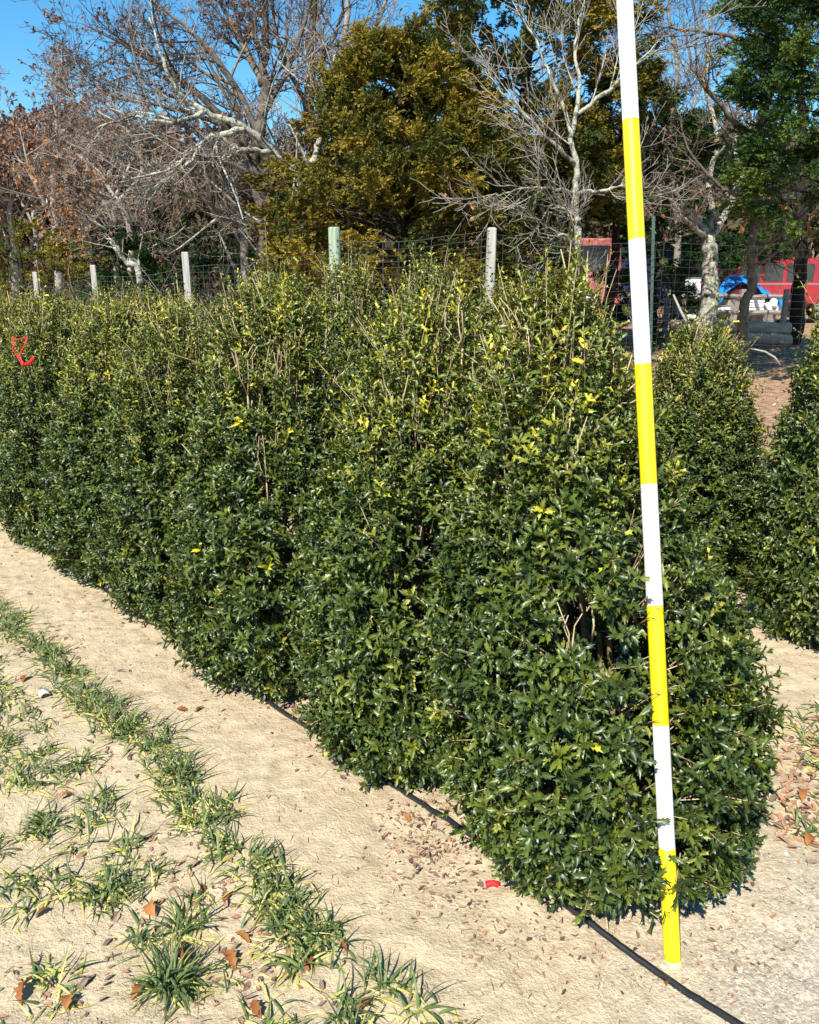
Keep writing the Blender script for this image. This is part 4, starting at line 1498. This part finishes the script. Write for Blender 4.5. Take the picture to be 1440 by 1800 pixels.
def extrude_body(outline, half_w, inset_top=0.0, zsplit=1.0):
    """side outline (x,z) counter-clockwise extruded across y, narrowed above zsplit"""
    b_ = MB()
    O = np.array(outline, float)
    n = len(O)
    hw = np.where(O[:, 1] > zsplit, half_w - inset_top, half_w)
    V = [(x, -w, z) for (x, z), w in zip(O, hw)] + [(x, w, z) for (x, z), w in zip(O, hw)]
    Fc = [tuple(range(n)), tuple(range(2 * n - 1, n - 1, -1))]
    for i in range(n):
        j = (i + 1) % n
        Fc.append((i, i + n, j + n, j))
    b_.add(V, Fc, 0)
    return b_


def van(name, label, cat, loc, rz, outline, hw, mat, windows, wheels, sc=1.0, extras=True):
    e_ = empty(name, loc, label, cat, None, rz)
    e_.scale = (sc, sc, sc)
    o_ = extrude_body(outline, hw, 0.0, 1.0).build('body', mat, e_)
    bv = o_.modifiers.new('bevel', 'BEVEL')
    bv.width = .05
    bv.segments = 3
    for (pts) in windows:
        for sy in (-1, 1):
            b_ = MB()
            n = len(pts)
            yo, yi = sy * (hw + .012), sy * (hw - .04)
            V = [(x, yo, z) for x, z in pts] + [(x, yi, z) for x, z in pts]
            Fc = [tuple(range(n)) if sy < 0 else tuple(range(n))[::-1]]
            for i in range(n):
                j = (i + 1) % n
                Fc.append((i, j, j + n, i + n))
            b_.add(V, Fc, 0)
            b_.build('window', M['glass'], e_)
    for x, r in wheels:
        for sy in (-1, 1):
            wheel(e_, x, sy * (hw - .05), r)
    x0 = min(p[0] for p in outline)
    x1 = max(p[0] for p in outline)
    if extras:
        b_ = MB()
        b_.box((x0 - .03, 0, .48), (.12, hw * 1.9, .16), bev=.03)
        b_.build('bumper', M['chrome'], e_)
        b_ = MB()
        b_.box((x1 + .03, 0, .48), (.12, hw * 1.9, .16), bev=.03)
        b_.build('bumper', M['chrome'], e_)
        for sy in (-1, 1):
            b_ = MB()
            b_.box((x0 - .005, sy * hw * .72, .78), (.06, .2, .16), bev=.02)
            b_.build('headlight', M['lamp'], e_)
        b_ = MB()
        b_.box((0, -hw - .004, 1.06), (x1 - x0 - .25, .02, .05), bev=.006)
        b_.build('trim_strip', M['chrome'], e_)
        b_ = MB()
        for xx in (windows[0][0][0] if windows else 0,):
            b_.box((xx + .12, -hw - .004, .98), (.16, .03, .035), bev=.008)
        b_.build('handle', M['chrome'], e_)
    return e_


van_out = [(-2.3, .35), (2.3, .35), (2.3, 1.05), (2.22, 1.86), (2.05, 1.96), (-.55, 1.96), (-.75, 1.90), (-1.35, 1.14), (-2.2, 1.02), (-2.32, .8)]
van_trim = True
van_win = [[(-1.12, 1.16), (-.12, 1.16), (-.12, 1.78), (-.66, 1.78)], [(.02, 1.16), (.75, 1.16), (.75, 1.78), (.02, 1.78)], [(.9, 1.16), (1.95, 1.16), (1.95, 1.78), (.9, 1.78)]]
p = on_ground(1318, 26)
van('van', 'dark red van with side windows parked behind the blue tarp', 'van', p + np.array([0, 0, .34]), .12, van_out, .9, M['truck_red'], van_win, [(-1.5, .34), (1.45, .34)], .82)
p = on_ground(1500, 27)
van('van', 'dark red van cut off by the right edge with a yellow hose coil on it', 'van', p + np.array([0, 0, .15]), .05, van_out, .9, M['truck_red'], van_win, [(-1.5, .34), (1.45, .34)], 1.0)
p = on_ground(930, 25)
van('van', 'faded pinkish red van roof showing above the hollies left of the pole', 'van', p + np.array([0, 0, .36]), -.1, van_out, .9, M['faded_red'], van_win, [(-1.5, .34), (1.45, .34)], 1.1)
# navy box truck
p = on_ground(1165, 27.5)
e = empty('box_truck', p + np.array([0, 0, .1]), 'navy blue box truck with white lettering behind the pole', 'truck', None, .0)
b = MB()
b.box((0, 0, 1.45), (3.3, 2.0, 1.75), bev=.04)
b.build('cargo_box', M['navy'], e)
b = MB()
b.box((2.25, 0, 1.15), (1.1, 1.8, 1.3), bev=.12)
o = b.build('cab', M['navy'], e)
b = MB()
b.box((2.3, -.905, 1.42), (.62, .02, .5), bev=.008)
b.build('window', M['glass'], e)
b = MB()
b.box((.3, 0, .48), (4.6, .9, .14))
b.build('chassis', M['tyre'], e)
for x in (-1.1, 2.2):
    for sy in (-1, 1):
        wheel(e, x, sy * .85, .4)
b = MB()
x = -1.36
for hgt, wd in ((.16, .05), (.15, .05), (.16, .06), (.10, .05), (.16, .04), (.12, .09), (.16, .05), (.14, .07), (.10, .05)):   # blurred white lettering
    b.box((x, -1.004, 2.02 + (hgt - .16) / 2 + rg.normal(0, .008)), (wd, .012, hgt))
    if rg.random() < .6:
        b.box((x + .03, -1.004, 2.00 + rg.normal(0, .03)), (.06, .010, .05))
    x += wd + .035
b.build('lettering', M['wht'], e)
b = MB()
b.box((-.4, 0, 2.36), (2.2, .05, .05))
b.build('roof_rail', M['chrome'], e)
# yellow machine in front of the pinkish van
p = on_ground(1005, 20.5)
e = empty('yellow_tank', p, 'pale yellow machine housing in front of the faded pink van', 'machine')
b = MB()
b.box((0, 0, .95), (.62, .6, 1.45), .2, bev=.08)
b.build('housing', M['yelcream'], e)
b = MB()
b.box((.02, 0, 1.72), (.70, .66, .09), .2, bev=.03)
b.build('lid', M['yelcream'], e)
for sx in (-1, 1):
    b = MB()
    b.box((sx * .22, 0, .12), (.08, .5, .24), .2)
    b.build('leg', M['tyre'], e)
# yellow hose coil
p = at(1430, 485, 25.9)
b = MB()
for k in range(5):
    a = np.linspace(0, 2 * math.pi, 28)
    rr_ = .24 + .022 * math.sin(k * 2.1)
    b.tube(np.stack([rr_ * .8 * np.cos(a), np.full(28, -.05 + k * .035) + .01 * np.sin(a * 3 + k), rr_ * 1.35 * np.sin(a)], -1), .032, 6, cap=False)
tag(b.build('hose_coil', M['yel2'], None, True, p), 'coil of yellow hose hanging by the red van at the right edge', 'hose')
# blue tarpaulin over a pile
p = on_ground(1318, 23)
n1, n2 = 26, 16
b = MB()
xs = np.linspace(-.95, .85, n1)
ys = np.linspace(-.5, .5, n2)
X, Y_ = np.meshgrid(xs, ys)
Z = 1.06 + .34 * np.exp(-((X + .45) / .35) ** 2) + .20 * np.exp(-((X + .05) / .2) ** 2) + .10 * vnoise(X * 5, Y_ * 5, 2) - .5 * np.abs(Y_) ** 2.2 * 2
Z = Z - .30 * sstep(.3, .85, X) - .25 * sstep(-.8, -.95, X)
qd = np.arange(n1 * n2).reshape(n2, n1)
qq = np.stack([qd[:-1, :-1], qd[:-1, 1:], qd[1:, 1:], qd[1:, :-1]], -1).reshape(-1, 4)
b.add_raw(np.stack([X, Y_, Z], -1).reshape(-1, 3), qq.ravel(), np.full(len(qq), 4), np.zeros(n1 * n2))
o = b.build('tarpaulin', M['tarp'], None, True, p)
tag(o, 'bright blue tarpaulin draped over a pile before the red van', 'tarpaulin')
sm = o.modifiers.new('solid', 'SOLIDIFY')
sm.thickness = .012
# the pile under it
b = MB()
for i in range(9):
    b.box((-.75 + i * .17, rg.uniform(-.1, .1), .40 + .05 * rg.random()), (.2, .5, .80), rg.uniform(-.2, .2), bev=.02)
tag(b.build('woodpile', M['rail'], None, False, p), 'stacked timber under the blue tarpaulin', 'woodpile')
# white containers, crates and scraps
jug = [(1350, 540, 'left white plastic jug of the pair below the blue tarp'), (1360, 532, 'right white plastic jug of the pair below the blue tarp'), (1368, 543, 'white jug lying beside the pair near the dark trunk')]
for i, (px, py, lab) in enumerate(jug):
    e = empty('plastic_jug', at(px, py, 22.0), lab, 'jug', 'white jugs')
    b = MB()
    b.tube([(0, 0, -.14), (0, 0, -.12), (0, 0, .05), (0, 0, .11), (0, 0, .13)], [.09, .105, .105, .05, .035], 12)
    b.build('bottle', M['wht'], e, True)
    b = MB()
    b.tube([(0, 0, .132), (0, 0, .16)], [.04, .04], 10)
    b.build('cap', M['navy'], e)
    e.rotation_euler = (0, [-.3, .5, 1.1][i], i)
p = at(1328, 534, 22.3)
b = MB()
for i in range(5):
    b.box((0, 0, -.14 + i * .07), (.5, .05, .052), .1, bev=.008)
for sx in (-1, 1):
    b.box((sx * .2, .04, 0), (.05, .03, .38), .1)
o = b.build('slatted_panel', M['wht'], None, False, p)
tag(o, 'white slatted panel leaning below the blue tarp', 'panel')
for (px, py, sx, sz, lab) in [(1218, 507, .34, .5, 'white cabinet with dark vents left of the lichened trunk'), (1272, 545, .26, .2, 'white bucket right of the lichened trunk'), (1205, 556, .5, .14, 'pale box low beside the steel post')]:
    p = at(px, py, 22.6)
    e = empty('storage_box', p, lab, 'box', 'pale boxes in the yard')
    b = MB()
    b.box((0, 0, 0), (sx, .3, sz), .15, bev=.03)
    b.build('body', M['wht'], e)
    b = MB()
    b.box((0, 0, sz / 2 + .018), (sx * 1.05, .32, .03), .15, bev=.01)
    b.build('lid', M['chrome'], e)
    b = MB()
    for i in range(4):
        b.box((-sx * .25 + .04 * i, -.162, -sz * .1), (.018, .02, sz * .3), .15)
    b.build('vent', M['tyre'], e)
# old tyres and dark machinery behind the rails
for i, (px, py) in enumerate([(1296, 520), (1195, 530), (1240, 540)]):
    p = at(px, py, 22.9)
    b = MB()
    a = np.linspace(0, 2 * math.pi, 20)
    b.tube(np.stack([.27 * np.cos(a), 0 * a, .27 * np.sin(a)], -1), .09, 8, cap=False)
    o = b.build('old_tyre', M['tyre'], None, True, p)
    tag(o, ['worn black tyre just right of the lichened trunk', 'black tyre leaning near the steel post', 'black tyre half behind the lichened trunk'][i], 'tyre', 'old tyres')
# split rail fence
for (x0, y0, x1, y1, lab) in [(1172, 520, 1395, 522, 'upper grey wooden rail crossing in front of the yard clutter'), (1168, 548, 1388, 550, 'lower grey wooden rail crossing in front of the yard clutter')]:
    a, c = at(x0, y0, 20.6), at(x1, y1, 20.8)
    b = MB()
    P = np.array([a + (c - a) * t + np.array([0, 0, .015 * math.sin(t * 17)]) for t in np.linspace(0, 1, 14)]) - a
    b.tube(P, .055, 7)
    o = b.build('wooden_rail', M['rail'], None, False, a)
    tag(o, lab, 'rail', 'rails of the wooden yard fence')
for px, lab in ((1176, 'grey rail post next to the steel fence post'), (1310, 'grey rail post in front of the blue tarp'), (1386, 'grey rail post beside the dark trunk')):
    p = at(px, 512, 20.7)
    z0 = gz(p[0], p[1])
    b = MB()
    b.box((0, .08, (p[2] - z0) / 2), (.12, .1, p[2] - z0 + .1), .1, bev=.015)
    o = b.build('rail_post', M['rail'], None, False, (p[0], p[1], z0))
    tag(o, lab, 'fence post', 'posts of the wooden yard fence')
# logs on the ground
for (x0, x1, py, Y, r, lab) in [(1180, 1388, 577, 18.2, .13, 'long grey log lying in front of the yard'), (1300, 1390, 597, 17.0, .11, 'shorter brown log in front of the long one')]:
    a, c = at(x0, py - 4, Y), at(x1, py, Y)
    b = MB()
    P = np.array([a + (c - a) * t for t in np.linspace(0, 1, 16)]) - a
    P[:, 2] += .012 * np.sin(np.arange(16) * 1.3)
    b.tube(P, r * (1 + .06 * np.sin(np.arange(16) * 2.1)), 14)
    a[2] = max(a[2], gz(a[0], a[1]) + r * .7)
    o = b.build('log', M['log'], None, True, a)
    tag(o, lab, 'log', 'logs on the woodland floor')
# pale bare stick leaning at the steel post, curved fallen branch at right
b = MB()
P = np.array(pl((1184, 518, 10.4), (1196, 545, 10.3), (1212, 575, 10.2), (1224, 600, 10.1)))
b.tube(P - P[0], [.012, .016, .018, .018], 6, .9)
tag(b.build('dead_branch', M['twig'], None, True, P[0]), 'pale bare branch leaning in the gap right of the steel post', 'branch')
b = MB()
P = np.array(pl((1318, 612, 12), (1345, 618, 12), (1362, 628, 12), (1372, 642, 12)))
b.tube(P - P[0], [.010, .014, .016, .016], 6, 1.0)
tag(b.build('dead_branch', M['twig'], None, True, P[0]), 'white curved branch above the ground at right', 'branch')
